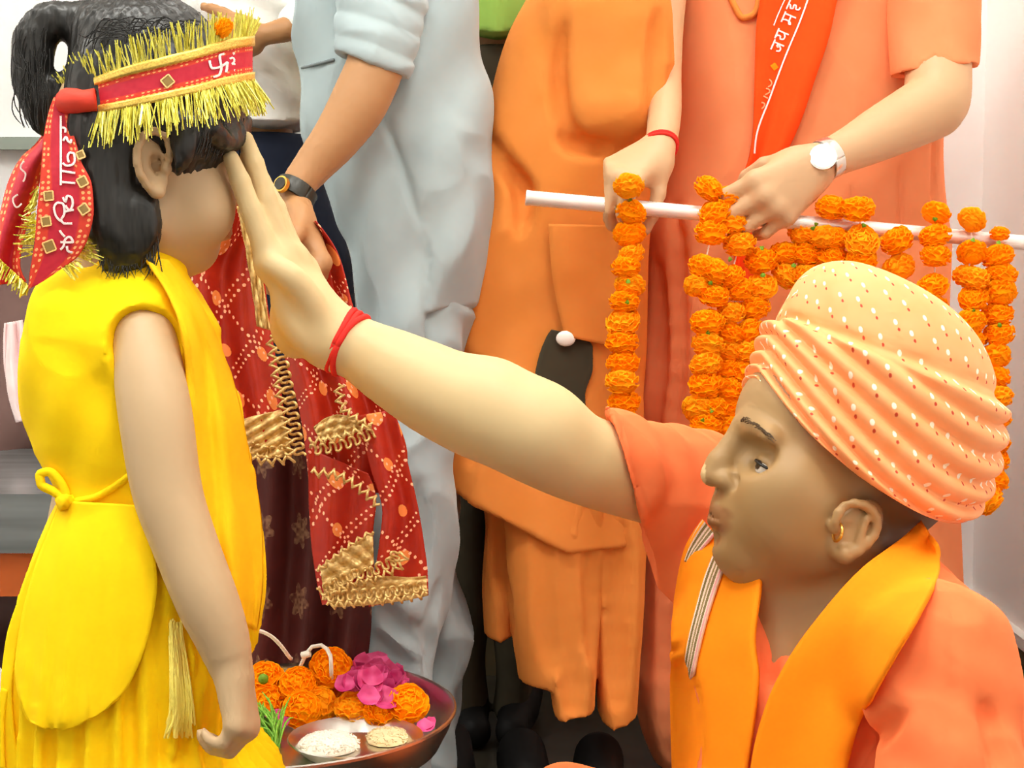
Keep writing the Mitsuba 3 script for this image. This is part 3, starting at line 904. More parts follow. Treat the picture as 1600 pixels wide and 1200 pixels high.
pxchain(hair, [(225, 325, 1.375, 24), (232, 355, 1.375, 22), (218, 392, 1.38, 16)], .015)
pxchain(hair, [(292, 205, 1.365, 26), (285, 245, 1.360, 16), (278, 268, 1.362, 7)], .012)
pxchain(hair, [(330, 200, 1.375, 20), (352, 222, 1.395, 13), (372, 214, 1.43, 13), (384, 190, 1.47, 10)], .012)
pxchain(hair, [(180, 40, 1.42, 38), (128, 30, 1.42, 25), (84, 32, 1.42, 30), (52, 72, 1.42, 33), (50, 122, 1.42, 32), (60, 165, 1.42, 26), (64, 205, 1.42, 9)], .016)
pxchain(hair, [(80, 150, 1.42, 16), (110, 142, 1.42, 20), (140, 150, 1.42, 30)], .016)
hv, hf = hair.mesh()
tm = trimesh.Trimesh(hv, hf, process=False)
nn = tm.vertex_normals
st = meshkit.fbm(np.stack([hv[:, 0] * 260, hv[:, 1] * 260, hv[:, 2] * 22], 1), 2, 5) - .5
hv = hv + nn * (st * .0045)[:, None]
put(kid_key + '__hair', (hv, hf), 'hair_black', label='black hair in a high looped ponytail, bob cut at the neck')
r2 = np.random.default_rng(11)
loose = []
for i in range(200):
    kind = i % 4
    if kind == 0:
        x = r2.uniform(150, 245); a = [(x, 360 + r2.uniform(-20, 20)), (x + r2.uniform(-6, 8), 400), (x + r2.uniform(-12, 14), 422 + r2.uniform(-5, 18))]; d = 1.372
    elif kind == 1:
        x = r2.uniform(300, 384); a = [(x, 185), (x + r2.uniform(-6, 2), 205 + r2.uniform(0, 12)), (x - r2.uniform(4, 26), 232 + r2.uniform(0, 24))]; d = 1.37 + .08 * max(0, (x - 320) / 64) - .012
    elif kind == 2:
        y = r2.uniform(40, 165); o_ = r2.uniform(-4, 50); a = [(28 + o_, y), (26 + o_ + r2.uniform(-4, 4), y + 24), (36 + o_ * .8, y + 50)]; d = 1.4
    else:
        x = r2.uniform(120, 280); a = [(x, 70 + r2.uniform(-25, 25)), (x + 20, 50 + r2.uniform(-25, 10)), (x + 48, 50 + r2.uniform(-25, 20))]; d = 1.35
    loose.append(tube([P(*q, d) for q in spline(np.array(a), 7)], [.0005] * 6 + [.0002], 4))
lk = put(kid_key + '__hair__loose_strands', join(loose), 'hair_black', kind='stuff')

# headband with gold fringe
def band_tex(p, n, uv):
    x, y = uv.x, uv.y                       # y: 0..1 across
    c = mikit.mix(srgb(186, 30, 52), srgb(200, 44, 62), mikit.fbm(x * 160, y * 4, 0.0, 2))
    e = mikit.smoothstep(.26, .20, dr.minimum(y, 1 - y))
    c = mikit.mix(c, srgb(224, 70, 40), .75 * e)
    gx, gy = x / .0052, y * 9
    lx, ly = gx - dr.floor(gx) - .5, gy - dr.floor(gy) - .5
    dot = dr.select((dr.sqrt(lx * lx + ly * ly) < .30) & (e > .2) & (mikit.cell_rand(gx, gy, 2) > .25), 1.0, 0.0)
    return c * (1 - dot) + mi.Color3f(srgb(250, 168, 110)) * dot
mat('headband_cloth', mikit.proc(band_tex), 0.6, 0.3)
mat('tinsel', mikit.proc(lambda p, n, uv: mikit.mix(srgb(176, 164, 14), srgb(255, 250, 120), mikit.cell_rand(p.x * 700, p.y * 700, 1))), 0.30, spec=.8, metallic=.4)
mat('gold_trim', mikit.proc(lambda p, n, uv: mikit.mix(srgb(206, 160, 60), srgb(255, 226, 110), mikit.noise(p.x * 900, p.y * 900, p.z * 900))), 0.35, spec=.7, metallic=.5)
mat('print_white', srgb(252, 232, 228), 0.6)
mat('print_cream', srgb(240, 196, 128), 0.6)
mat('print_olive', srgb(150, 120, 66), 0.6)
XC, AX = 249.0, 141.0
hb_top = PchipInterpolator([108, 118, 160, 200, 250, 300, 340, 372, 390], [156, 148, 130, 117, 104, 91, 79, 72, 70])
hb_bot = PchipInterpolator([108, 118, 160, 200, 250, 300, 340, 372, 390], [170, 173, 166, 158, 147, 135, 124, 117, 114])
def ringpt(ang, v, out=0.0):
    """ang 0..2pi around the head, v 0 top .. 1 bottom of the band."""
    px = XC + AX * math.cos(ang)
    y = hb_top(px) * (1 - v) + hb_bot(px) * v
    return P(px + out * 1700 * math.cos(ang), y, 1.43 - math.sin(ang) * (.094 + out))
A_ = np.linspace(0, 2 * np.pi, 121)
def ring_sheet(v0, v1, out, nu=7):
    return np.stack([np.stack([ringpt(a, v, out) for v in np.linspace(v0, v1, nu)]) for a in A_])
G = ring_sheet(0, 1, .002)
vv, ff, uu = solid(G, .0016)
uu = np.tile(np.stack(np.meshgrid(np.linspace(0, 1, 7), A_ * .088), -1)[..., ::-1].reshape(-1, 2), (2, 1))
hbk = kid_key + '__headband'
# the two tails of the band, hanging behind the head
def tail_depth(px, py):
    return 1.362 - .010 * math.sin((py - 150) / 300 * math.pi) + .006 * math.sin((px - 60) / 26) 
tail_pairs = [(84, 152, 1.36, 100, 154, 1.36), (75, 178, 1.36, 109, 180, 1.36), (68, 215, 1.36, 117, 215, 1.36), (65, 250, 1.36, 126, 250, 1.36), (62, 290, 1.36, 143, 288, 1.36), (58, 330, 1.36, 146, 328, 1.36),
              (55, 370, 1.36, 139, 366, 1.36), (50, 405, 1.36, 122, 400, 1.36), (46, 430, 1.36, 96, 420, 1.36), (44, 452, 1.36, 60, 444, 1.36)]
Gt = band([tuple(r) for r in tail_pairs], 16, 60, raw=True)
for i in range(Gt.shape[0]):
    for j in range(Gt.shape[1]):
        x, y, _ = PX(Gt[i, j]); Gt[i, j] = P(x, y, tail_depth(x, y))
tv, tf, tu = solid(Gt, .0016)
tu = np.tile(np.stack(np.meshgrid(np.linspace(0, 1, 16), np.linspace(0, .18, 60)), -1)[..., ::-1].reshape(-1, 2), (2, 1))
tail2 = [(98, 154, 1.378, 106, 164, 1.372), (80, 190, 1.42, 94, 204, 1.41), (58, 222, 1.465, 76, 238, 1.455), (34, 246, 1.47, 66, 262, 1.46), (14, 285, 1.48, 60, 290, 1.46), (2, 330, 1.48, 48, 330, 1.47), (-8, 375, 1.48, 36, 372, 1.47), (-14, 415, 1.48, 30, 412, 1.47), (-10, 446, 1.48, 40, 440, 1.47)]
t2 = band(tail2, 14, 50, fold=lambda t, w, x, y: .010 * math.sin(6 * t + 4 * w))
t2u = np.tile(np.stack(np.meshgrid(np.linspace(0, 1, 14), np.linspace(0, .15, 50)), -1)[..., ::-1].reshape(-1, 2), (2, 1))
knot = tube([P(150, 156, 1.352), P(132, 158, 1.352), P(120, 158, 1.358), P(104, 158, 1.366), P(96, 152, 1.372)], [.010, .0095, .011, .0115, .006], 14) if True else tube([P(122, 150, 1.385), P(112, 158, 1.37), P(100, 160, 1.362), P(92, 154, 1.362)], [.008, .0115, .0110, .006], 12)
n1, n2, n3 = len(vv), len(tv), len(t2[0])
allv, allf = join([(vv, ff), (tv, tf), t2[:2], knot])
put(hbk, (allv, allf), 'headband_cloth', True, uv=np.vstack([uu, tu, t2u, np.full((len(knot[0]), 2), .1)]), label='red sacred headband with gold tinsel fringe, white lettering and two hanging tails')
trims = []
for v0, v1 in ((-.32, .04), (.96, 1.26)):
    trims.append(solid(ring_sheet(v0, v1, .0035, 4), .003)[:2])
put(hbk + '__gold_edging', join(trims), 'gold_trim')
# tinsel
tin = []
def blade(p, q, w, tip=.5):
    p, q = np.asarray(p), np.asarray(q)
    t = unit(q - p); s = unit(np.cross(t, r2.normal(size=3))) * w; o = unit(np.cross(t, s)) * .0003
    vtx = [p - s - o, p + s - o, p + s + o, p - s + o, q - s * tip - o, q + s * tip - o, q + s * tip + o, q - s * tip + o]
    tin.append((np.array(vtx), np.array([[0, 3, 2, 1], [4, 5, 6, 7], [0, 1, 5, 4], [1, 2, 6, 5], [2, 3, 7, 6], [3, 0, 4, 7]])))
for i in range(430):
    ang = r2.uniform(0, 2 * np.pi) if i % 4 else r2.uniform(0, np.pi)
    nrm = RIGHT * math.cos(ang) + np.array([0, -1., 0]) * math.sin(ang)
    p = ringpt(ang, -.28, .003)
    l = r2.uniform(.015, .027) * (1.0 if -.9 < math.cos(ang) < .95 else .7)
    q = p + UP * l + nrm * r2.uniform(.001, .008) + RIGHT * r2.normal(-.0025, .0025)
    blade(p, q, r2.uniform(.0005, .0011))
for i in range(520):
    ang = r2.uniform(0, 2 * np.pi) if i % 4 else r2.uniform(0, np.pi)
    nrm = RIGHT * math.cos(ang) + np.array([0, -1., 0]) * math.sin(ang)
    p = ringpt(ang, 1.2, .004)
    l = r2.uniform(.019, .034) * (.75 if math.cos(ang) < -.75 else 1.0)
    q = p - UP * l + nrm * r2.uniform(.002, .010) + RIGHT * r2.normal(.003, .003)
    blade(p, q, r2.uniform(.0005, .0012))
for (x0, y0, x1, y1, dx, n, d) in ((128, 292, 140, 330, 32, 46, 1.372), (134, 335, 136, 362, 32, 18, 1.374), (122, 365, 118, 400, 34, 22, 1.372), (60, 290, 54, 345, -14, 26, 1.45), (58, 345, 50, 400, -26, 30, 1.45), (0, 405, 46, 448, -8, 60, 1.455), (96, 418, 124, 404, 12, 14, 1.365)):
    for i in range(n):
        t = r2.uniform()
        a = (x0 * (1 - t) + x1 * t, y0 * (1 - t) + y1 * t)
        q = (a[0] + dx * r2.uniform(.6, 1.15) + r2.normal(0, 3), a[1] + r2.normal(2, 6) + (14 if d > 1.44 and abs(dx) < 20 else 0) + (10 if y0 > 360 and d < 1.4 else 0))
        blade(P(*a, d), P(*q, d - r2.uniform(-.004, .008)), r2.uniform(.0007, .0016))
put(hbk + '__fringe', join(tin), 'tinsel', False, kind='stuff')
# lettering of the headband and of its tail
def ring_depth(px, py):
    s = math.sqrt(max(0.0, 1 - ((px - XC) / AX) ** 2))
    return 1.43 - .094 * s - .0048
def cr(pts, ox=40, oy=150, k=3.873):
    return [(ox + x / k, oy + y / k) for x, y in pts]
c240 = lambda pts: cr(pts, 240, 60, 7.5)
head_letters = [c240(q) for q in ([(655, 258), (690, 350), (868, 275)], [(868, 275), (850, 400)], [(828, 182), (775, 200), (795, 320)], [(795, 320), (765, 430), (700, 450)], [(690, 350), (680, 352)])]
om = [c240(q) for q in ([(890, 240), (930, 225), (945, 260), (915, 300)], [(915, 300), (975, 310), (985, 350), (940, 375)], [(930, 165), (945, 190)])]
put(hbk + '__lettering', strokes(head_letters, 3.6, .0, ring_depth), 'print_white')
put(hbk + '__lettering', strokes(om, 3.0, .0, ring_depth), 'print_white')
TL = [[(213, 120), (213, 330), (213, 540)], [(222, 190), (242, 200), (240, 222)], [(228, 272), (246, 248), (256, 272), (272, 282), (276, 262)], [(225, 405), (252, 422), (284, 415), (298, 388), (294, 350), (270, 342), (255, 366), (264, 402)],
      [(213, 452), (258, 460), (300, 466)], [(213, 520), (258, 524), (300, 528)], [(212, 745), (235, 772), (282, 772)], [(214, 758), (182, 722), (172, 676), (196, 645), (226, 652), (236, 700), (216, 745)],
      [(226, 612), (242, 640), (252, 604), (276, 612), (286, 650), (266, 690), (240, 662)], [(236, 702), (262, 694), (292, 690)], [(206, 812), (222, 836), (238, 852)], [(210, 884), (258, 886), (292, 884)],
      [(288, 884), (262, 852), (238, 872), (230, 908), (210, 930)], [(250, 908), (256, 938), (284, 946)]]
put(hbk + '__lettering', strokes([cr(q) for q in TL], 3.6, .0022, tail_depth), 'print_white')
T2 = [[(38, 252), (32, 262), (40, 272), (36, 284)], [(28, 304), (20, 312), (26, 324), (34, 318)]]
t2d = lambda x, y: 1.452
put(hbk + '__lettering', strokes(T2, 2.6, .0, t2d), 'print_white')
def diamond(cx, cy, r, a, dep, lift):
    pts = [(cx + r * math.cos(a + k * math.pi / 2), cy + r * math.sin(a + k * math.pi / 2)) for k in range(5)]
    return [pts[i:i + 2] for i in range(4)], pts
out, fil = [], []
for (cx, cy, r, a, dep, lift) in ((129, 284, 10, .3, tail_depth, .0024), (131, 327, 10, .2, tail_depth, .0024), (126, 242, 8, .4, tail_depth, .0024), (76, 306, 10, .7, tail_depth, .0024), (72, 346, 10, .6, tail_depth, .0024), (77, 385, 12, .4, tail_depth, .0024),
                                  (262, 127, 11, .1, ring_depth, 0)):
    ls, pts = diamond(cx, cy, r, a, dep, lift)
    out.append(strokes(ls, 2.4, lift, dep)); fil.append(strokes([[((pts[0][0] + pts[1][0]) / 2, (pts[0][1] + pts[1][1]) / 2), ((pts[2][0] + pts[3][0]) / 2, (pts[2][1] + pts[3][1]) / 2)]], r * 1.25, lift - .0004, dep))
for o, fl in zip(out, fil):
    k = put(hbk + '__diamond_motif', o, 'print_cream')
for fl in fil:
    put(hbk + '__motif_centre', fl, 'print_olive')

# the yellow dress
cloth('yellow_cotton', srgb(251, 214, 16), srgb(248, 205, 10), 40)
cloth('yellow_drape', srgb(255, 200, 26), srgb(250, 190, 18), 40)
mat('pale_yellow_tassel', srgb(255, 236, 110), 0.5, spec=.5)
bod = Field(axis(-.50, -.18, .0032), axis(1.26, 1.66, .0032), axis(.40, .96, .0032))
bod.add(pxloft([(415, 110, 225, 1.45, .035), (440, 66, 292, 1.45, .075), (480, 52, 322, 1.45, .098), (530, 46, 338, 1.45, .104), (580, 43, 352, 1.45, .104), (635, 46, 368, 1.45, .102), (675, 59, 376, 1.45, .100), (714, 77, 384, 1.45, .098), (753, 97, 391, 1.45, .097), (800, 100, 398, 1.45, .100), (860, 80, 400, 1.45, .105)], 2.3), .01,
        lambda X, Y, Z: .0012 * np.sin(70 * Z + 60 * X) * (Z < .72) + .0010 * np.sin(130 * X - 40 * Z))
bod.add(cone(P(214, 440, 1.43), .044, P(222, 535, 1.375), .040), .02)
bod.add(cone(P(205, 405, 1.45), .040, P(190, 450, 1.46), .052), .02)
bod.cut(cone(P(228, 534, 1.345), .0325, P(246, 660, 1.31), .036), .003)
bod.cut(cone(P(228, 530, 1.335), .0325, P(232, 560, 1.28), .036), .003)
bod.cut(cone(P(200, 330, 1.43), .052, P(196, 410, 1.44), .034), .006)
ky = kid_key + '__dress'
bv, bf = bod.mesh()
skirt = Field(axis(-.54, -.17, .0034), axis(1.24, 1.68, .0034), axis(.05, .63, .0034))
sk_c = P(215, 1000, 1.45)
def pleat_fold(X, Y, Z):
    a = np.arctan2(Y - sk_c[1], X - sk_c[0])
    w = np.clip((.56 - Z) / .25, 0, 1)
    s = (a * 17 / (2 * np.pi) * 2) % 1.0
    return -.016 * w * (np.abs(s - .5) * 2 - .5)
skirt.add(pxloft([(770, 101, 392, 1.45, .098), (860, 64, 408, 1.45, .112), (940, 40, 408, 1.45, .116), (1000, 32, 396, 1.45, .118), (1060, 32, 375, 1.45, .120), (1120, 34, 374, 1.45, .122), (1160, 34, 392, 1.45, .124), (1200, 30, 424, 1.45, .128), (1300, 14, 450, 1.45, .140), (1420, 0, 460, 1.45, .15)], 2.3), .01, pleat_fold)
skirt.add(ell(P(305, 1055, 1.40), (.028, .060, .055)), .02)
groove(skirt, [[(200, 1062), (201, 1120), (202, 1210)], [(128, 1135), (127, 1165), (126, 1210)], [(102, 1136), (101, 1165), (100, 1210)], [(80, 1140), (79, 1170), (78, 1210)], [(286, 995), (290, 1050), (288, 1140), (272, 1210)], [(300, 990), (318, 1030), (308, 1075)]], .004, .006, .001)
sv, sf = skirt.mesh()
bv, bf = wrinkle((bv, bf), .0030, 15, 8, (1, 1, .8))
put(ky, join([(bv, bf), (sv, sf)]), 'yellow_cotton', label='sleeveless yellow dress with a pleated skirt')
ht = hits(bod); hs = hits(skirt)
hboth = lambda x, y: np.fmin(ht(x, y), hs(x, y))
fl = drape([(97, 782, 226, 790), (70, 850, 240, 850), (48, 915, 246, 912), (32, 985, 234, 985), (26, 1045, 212, 1050), (34, 1100, 172, 1104), (52, 1130, 122, 1132), (72, 1138, 98, 1139)], hboth, .010, 30, 80, .004, 2.5)
put(ky + '__peplum', fl[:2], 'yellow_cotton', label='rounded yellow flap over the skirt')
dp = drape([(222, 398, 262, 408), (236, 420, 296, 450), (262, 462, 334, 515), (285, 525, 360, 585), (292, 600, 380, 665), (300, 700, 398, 745), (308, 800, 408, 838), (322, 880, 409, 895), (338, 960, 399, 985)], hboth, .008, 30, 90, .004, 2.0,
           lambda u, w: -.006 * np.sin(u * 12 + 2 * w) * np.clip(w * 3, 0, 1) - .006)
put(ky + '__drape', dp[:2], 'yellow_drape', label='deeper yellow cloth falling down the front')
ribbon = [band([(96, 790, 1.375, 104, 796, 1.372), (60, 860, 1.375, 74, 862, 1.370), (30, 935, 1.375, 44, 940, 1.370), (10, 1000, 1.375, 28, 1004, 1.370), (2, 1080, 1.37, 18, 1082, 1.365), (6, 1140, 1.37, 22, 1142, 1.365), (10, 1200, 1.37, 30, 1202, 1.365), (12, 1260, 1.37, 32, 1262, 1.365)], 5, 60)[:2],
          band([(2, 1075, 1.368, 14, 1078, 1.366), (-4, 1130, 1.368, 6, 1132, 1.366), (-6, 1200, 1.368, 8, 1202, 1.366)], 5, 30)[:2]]
bow = spline(np.array([(104, 782), (84, 768), (64, 756), (62, 742), (76, 737), (92, 750), (104, 776)]), 40)
ribbon.append(tube([P(x, y, 1.368) for x, y in bow], .0040, 10))
ribbon.append(tube([P(96, 780, 1.37), P(104, 786, 1.358), P(112, 790, 1.37)], [.006, .009, .006], 10))
tie = spline(np.array([(112, 784), (140, 780), (170, 766), (204, 742)]), 30)
td = gauss = None
dd = fill_nan(ht(tie[:, 0], tie[:, 1])[None], 1.36)[0]
ribbon.append(tube([P(x, y, d - .001) for (x, y), d in zip(tie, dd)], .0035, 8))
put(ky + '__tie_ribbon', join(ribbon), 'yellow_cotton', label='narrow yellow ties with a bow at the back')
loop2 = spline(np.array([(100, 800), (96, 820), (102, 830), (112, 824), (112, 806)]), 24)
ts = []
for i in range(70):
    x = r2.uniform(262, 298)
    pts = spline(np.array([(x * .6 + .4 * 268, 985 + r2.uniform(-20, 20)), (x * .8 + .2 * 282, 1050), (x + 4, 1100), (x + r2.normal(2, 5), 1140 + r2.uniform(-14, 14))]), 9)
    dz = fill_nan(hs(pts[:, 0], pts[:, 1])[None], 1.34)[0]
    ts.append(tube([P(a, b, c - .004 - .004 * r2.uniform()) for (a, b), c in zip(pts, dz)], .0011, 5))
put(ky + '__tassel', join(ts), 'pale_yellow_tassel', label='pale yellow tassel')

# ---------------------------------------------------------------- the people standing behind
SKIN_A, SKIN_B = np.array(srgb(176, 128, 84)), np.array(srgb(200, 162, 122))
cloth('orange_cotton', srgb(224, 138, 66), srgb(216, 128, 54), 25)
cloth('peach_cotton', srgb(232, 144, 98), srgb(226, 136, 88), 25)
cloth('scarf_red_orange', srgb(248, 82, 24), srgb(240, 74, 18), 30)
cloth('grey_kurta_cotton', srgb(170, 184, 186), srgb(160, 176, 180), 25)
cloth('white_shirt_cotton', srgb(240, 240, 234), srgb(232, 232, 228), 25)
cloth('navy_cloth', srgb(26, 32, 48), srgb(34, 40, 56), 25)
cloth('green_shirt_cotton', srgb(142, 178, 84), srgb(132, 168, 74), 25)
cloth('dark_trouser_cloth', srgb(58, 52, 40), srgb(70, 64, 50), 25)
mat('black_shoe', srgb(16, 15, 15), 0.6, spec=.25)
mat('pale_bead', srgb(250, 236, 180), 0.4)
mat('dark_leather', srgb(40, 36, 24), 0.4, spec=.5)
mat('watch_steel', srgb(228, 228, 220), 0.18, metallic=.9)
mat('watch_face', srgb(250, 248, 240), 0.25, spec=.6)




def box_field(lo, hi, h, *fine):
    return Field(axis(lo[0], hi[0], h, *[f[0] for f in fine]), axis(lo[1], hi[1], h, *[f[1] for f in fine]), axis(lo[2], hi[2], h, *[f[2] for f in fine]))


def shoes(key, spots_, yaw_list):
    for (x, y), a in zip(spots_, yaw_list):
        F_ = box_field((x - .17, y - .17, 0), (x + .17, y + .17, .12), .006)
        d = np.array([math.sin(a), -math.cos(a), 0])
        c = np.array([x, y, 0])
        F_.add(cone(c - d * .07 + [0, 0, .035], .033, c + d * .10 + [0, 0, .027], .027), .01)
        F_.add(cone(c - d * .06 + [0, 0, .06], .035, c + d * .01 + [0, 0, .045], .034), .02)
        put(key + '__shoe', F_.mesh(), 'black_shoe')


# --- white shirt and navy trousers, at the back on the left
k1 = thing('person', 'person in a white shirt and navy trousers standing behind the child', 'person')
F_ = box_field((-.60, 2.40, .60), (-.22, 2.78, 1.36), .0055)
F_.add(cone((-.43, 2.66, .7), .06, (-.43, 2.66, 1.2), .065), .03)
F_.add(cone((-.55, 2.66, 1.28), .045, (-.28, 2.66, 1.28), .045), .04)
pxchain(F_, [(470, -140, 2.58, 40), (505, -20, 2.56, 32), (462, 40, 2.47, 21), (420, 53, 2.455, 17), (400, 57, 2.455, 13)], .01)
hand(F_, P(402, 57, 2.455), [-1, 0, -.15], [0, -.3, 1], .9, curls=((25, 35, 20),) * 4, side=1)
v, f = F_.mesh()
put(k1 + '__body', (v, f), 'skin', True, color=tint(v, SKIN_A, []))
F_ = box_field((-.66, 2.38, .70), (-.18, 2.82, 1.38), .005)
F_.add(pxloft([(-160, 300, 470, 2.62, .10), (-60, 300, 474, 2.62, .115), (0, 302, 474, 2.62, .12), (110, 312, 476, 2.62, .12), (196, 318, 482, 2.62, .12)], 2.4), 0, lambda X, Y, Z: .003 * np.sin(40 * X + 90 * Z))
pxchain(F_, [(470, -140, 2.58, 52), (508, -40, 2.57, 44), (490, 15, 2.52, 36), (462, 36, 2.48, 30)], .02)
put(k1 + '__shirt', wrinkle(F_.mesh(), .010, 10, 14, (1, 1, .6)), 'white_shirt_cotton')
F_ = box_field((-.64, 2.42, .03), (-.20, 2.86, .98), .006)
F_.add(pxloft([(180, 330, 482, 2.64, .11), (300, 336, 512, 2.64, .11), (420, 340, 552, 2.64, .11), (560, 350, 560, 2.64, .10), (1000, 380, 560, 2.64, .08)], 2.4), 0, lambda X, Y, Z: .003 * np.sin(50 * X + 20 * Z))
F_.cut(cone((-.37, 2.3, .05), .02, (-.37, 2.3, .6), .006), .02)
put(k1 + '__trousers', F_.mesh(), 'navy_cloth')
shoes(k1, [(-.44, 2.6), (-.30, 2.6)], [.1, -.1])

# --- green shirt
k5 = thing('person', 'person in a green shirt and dark trousers, furthest back between two robes', 'person')
F_ = box_field((-.20, 2.45, .60), (.14, 2.75, 1.36), .006)
F_.add(cone((-.02, 2.66, .7), .06, (-.02, 2.66, 1.2), .065), .03)
F_.add(cone((-.12, 2.66, 1.28), .04, (.08, 2.66, 1.28), .04), .04)
v, f = F_.mesh()
put(k5 + '__body', (v, f), 'skin', True, color=tint(v, SKIN_A, []))
F_ = box_field((-.24, 2.42, .95), (.20, 2.82, 1.40), .005)
F_.add(pxloft([(-200, 700, 870, 2.6, .11), (0, 708, 862, 2.6, .12), (58, 704, 868, 2.6, .125), (64, 704, 868, 2.6, .125)], 2.4), 0, lambda X, Y, Z: .004 * np.sin(70 * X))
put(k5 + '__shirt', F_.mesh(), 'green_shirt_cotton')
F_ = box_field((-.26, 2.44, .03), (.20, 2.84, 1.12), .006)
F_.add(pxloft([(30, 712, 858, 2.62, .11), (300, 700, 850, 2.62, .11), (560, 690, 850, 2.62, .11), (620, 690, 845, 2.62, .11)], 2.4))
for rows in ([(560, 690, 775, 2.62, .085), (800, 692, 768, 2.62, .075), (1000, 696, 762, 2.62, .065), (1130, 694, 764, 2.62, .065)], [(560, 765, 850, 2.62, .085), (800, 770, 840, 2.62, .075), (1000, 772, 830, 2.62, .065), (1130, 770, 834, 2.62, .065)]):
    F_.add(pxloft(rows, 2.3), .01, lambda X, Y, Z: .004 * np.sin(30 * Z + 40 * X))
put(k5 + '__trousers', F_.mesh(), 'dark_trouser_cloth')
shoes(k5, [(-.075, 2.56), (.01, 2.56)], [.15, -.1])

# --- grey kurta
k2 = thing('person', 'person in a pale grey kurta with rolled sleeve and dark wristwatch', 'person')
F_ = box_field((-.34, 1.88, .55), (.02, 2.36, 1.40), .005, ((-.34, -.22, .003), (1.90, 2.04, .003), (.84, 1.10, .003)))
F_.add(cone((-.13, 2.23, .6), .06, (-.16, 2.23, 1.2), .065), .03)
F_.add(cone((-.22, 2.2, 1.31), .045, (-.12, 2.23, 1.31), .045), .04)
pxchain(F_, [(600, -110, 2.12, 50), (597, 0, 2.07, 47), (590, 85, 2.03, 45), (566, 150, 2.02, 45), (526, 215, 2.01, 38), (484, 266, 2.0, 30), (462, 298, 1.99, 26), (459, 326, 1.985, 25)], .01)
h2 = hand(F_, P(459, 328, 1.985), P(474, 392, 1.965) - P(459, 328, 1.985), [.6, -.8, .1], 1.0, curls=((50, 65, 35),) * 4, side=1, thumb=(25, 30, 20, 20))
v, f = F_.mesh()
put(k2 + '__body', (v, f), 'skin', True, color=tint(v, SKIN_A, []))
kg = box_field((-.36, 1.94, .52), (.04, 2.40, 1.42), .0045)
def grey_fold(X, Y, Z):
    return .0035 * np.sin(55 * X + 18 * Z) + .003 * np.sin(40 * Z - 60 * X)
kg.add(pxloft([(-200, 520, 700, 2.2, .09), (-60, 455, 735, 2.2, .12), (0, 462, 740, 2.2, .125), (100, 466, 752, 2.2, .125), (190, 472, 765, 2.2, .125), (260, 490, 772, 2.2, .125), (330, 520, 768, 2.2, .125), (400, 543, 758, 2.2, .125), (480, 555, 742, 2.2, .125), (540, 558, 735, 2.2, .12), (640, 560, 722, 2.2, .115)], 2.3), 0, grey_fold)
groove(kg, [[(668, 385), (667, 450), (668, 525)]], .004, .006)
groove(kg, [[(592, 170), (618, 230), (642, 300), (655, 345)]], .003, .012, .001)
s_, X, Y, Z = kg.block((-9, -9, -9), (9, 9, 9))
xs_, zs0 = P(668, 490, 2.08)[0], P(668, 488, 2.08)[2]
kg.F[s_] = np.maximum(kg.F[s_], np.where((X > xs_ - .003) & (Y < 2.22), zs0 + .10 * (X - xs_) - Z, -1))
hg = hits(kg)
kgs = box_field((-.24, 1.94, .98), (-.05, 2.22, 1.40), .0032)
def roll(X, Y, Z):
    return -.0035 * np.abs(np.sin(95 * (Z + .35 * X))) * (Z < 1.20)
chain(kgs, [(P(604, -130, 2.14), .066), (P(596, 0, 2.07), .057), (P(590, 56, 2.045), .052), (P(585, 92, 2.035), .049)], .01)
s_, X, Y, Z = kgs.block((-9, -9, -9), (9, 9, 9))
kgs.F[s_] = kgs.F[s_] + roll(X, Y, Z)
# the slanting end of the sleeve
e1 = P(585, 104, 2.03); en = unit([-.35, 0, -.94])
t = (X - e1[0]) * en[0] + (Y - e1[1]) * en[1] + (Z - e1[2]) * en[2]
kgs.F[s_] = np.maximum(kgs.F[s_], t)
kgs.cut(cone(P(592, 75, 2.04), .038, P(568, 150, 2.02), .038), .001)
put(k2 + '__kurta', join([wrinkle(kg.mesh(), .0065, 14, 4, (1, 1, .4)), wrinkle(kgs.mesh(), .004, 22, 5, (1, 1, 1))]), 'grey_kurta_cotton', label='pale grey kurta with a rolled up sleeve')
kt = box_field((-.32, 1.98, .03), (.0, 2.40, .78), .005)
def leg_fold(X, Y, Z):
    return .005 * np.sin(70 * X + 24 * Z) * np.sin(18 * Z + 1)
kt.add(pxloft([(440, 575, 736, 2.2, .095), (520, 575, 733, 2.2, .105), (640, 570, 712, 2.2, .10), (700, 566, 705, 2.2, .10)], 2.3), 0)
kt.add(pxloft([(640, 562, 696, 2.14, .085), (800, 560, 702, 2.14, .08), (930, 574, 702, 2.13, .075), (1000, 574, 690, 2.12, .07), (1060, 556, 678, 2.12, .065), (1180, 552, 668, 2.12, .06), (1270, 556, 664, 2.12, .06)], 2.3), .006, leg_fold)
kt.add(pxloft([(640, 620, 706, 2.27, .08), (900, 640, 714, 2.27, .07), (960, 655, 726, 2.27, .065), (1050, 666, 729, 2.27, .06), (1100, 660, 718, 2.27, .06), (1240, 655, 712, 2.27, .06)], 2.3), .004, leg_fold)
groove(kt, [[(600, 960), (640, 985), (672, 1020)], [(690, 920), (676, 980), (664, 1050)], [(585, 1000), (610, 1030), (640, 1040)], [(650, 760), (655, 840), (640, 920)]], .006, .02, .002)
put(k2 + '__trousers', wrinkle(kt.mesh(), .013, 13, 6, (1, 1, .5)), 'grey_kurta_cotton', label='loose pale grey pyjama trousers')
shoes(k2, [(-.155, 2.08), (-.09, 2.24)], [.0, .1])
pk = np.linspace([472, 106], [522, 93], 8)
dd = fill_nan(hg(pk[:, 0], pk[:, 1])[None], 2.07)[0]
mat('grey_seam', srgb(120, 130, 132), .8)
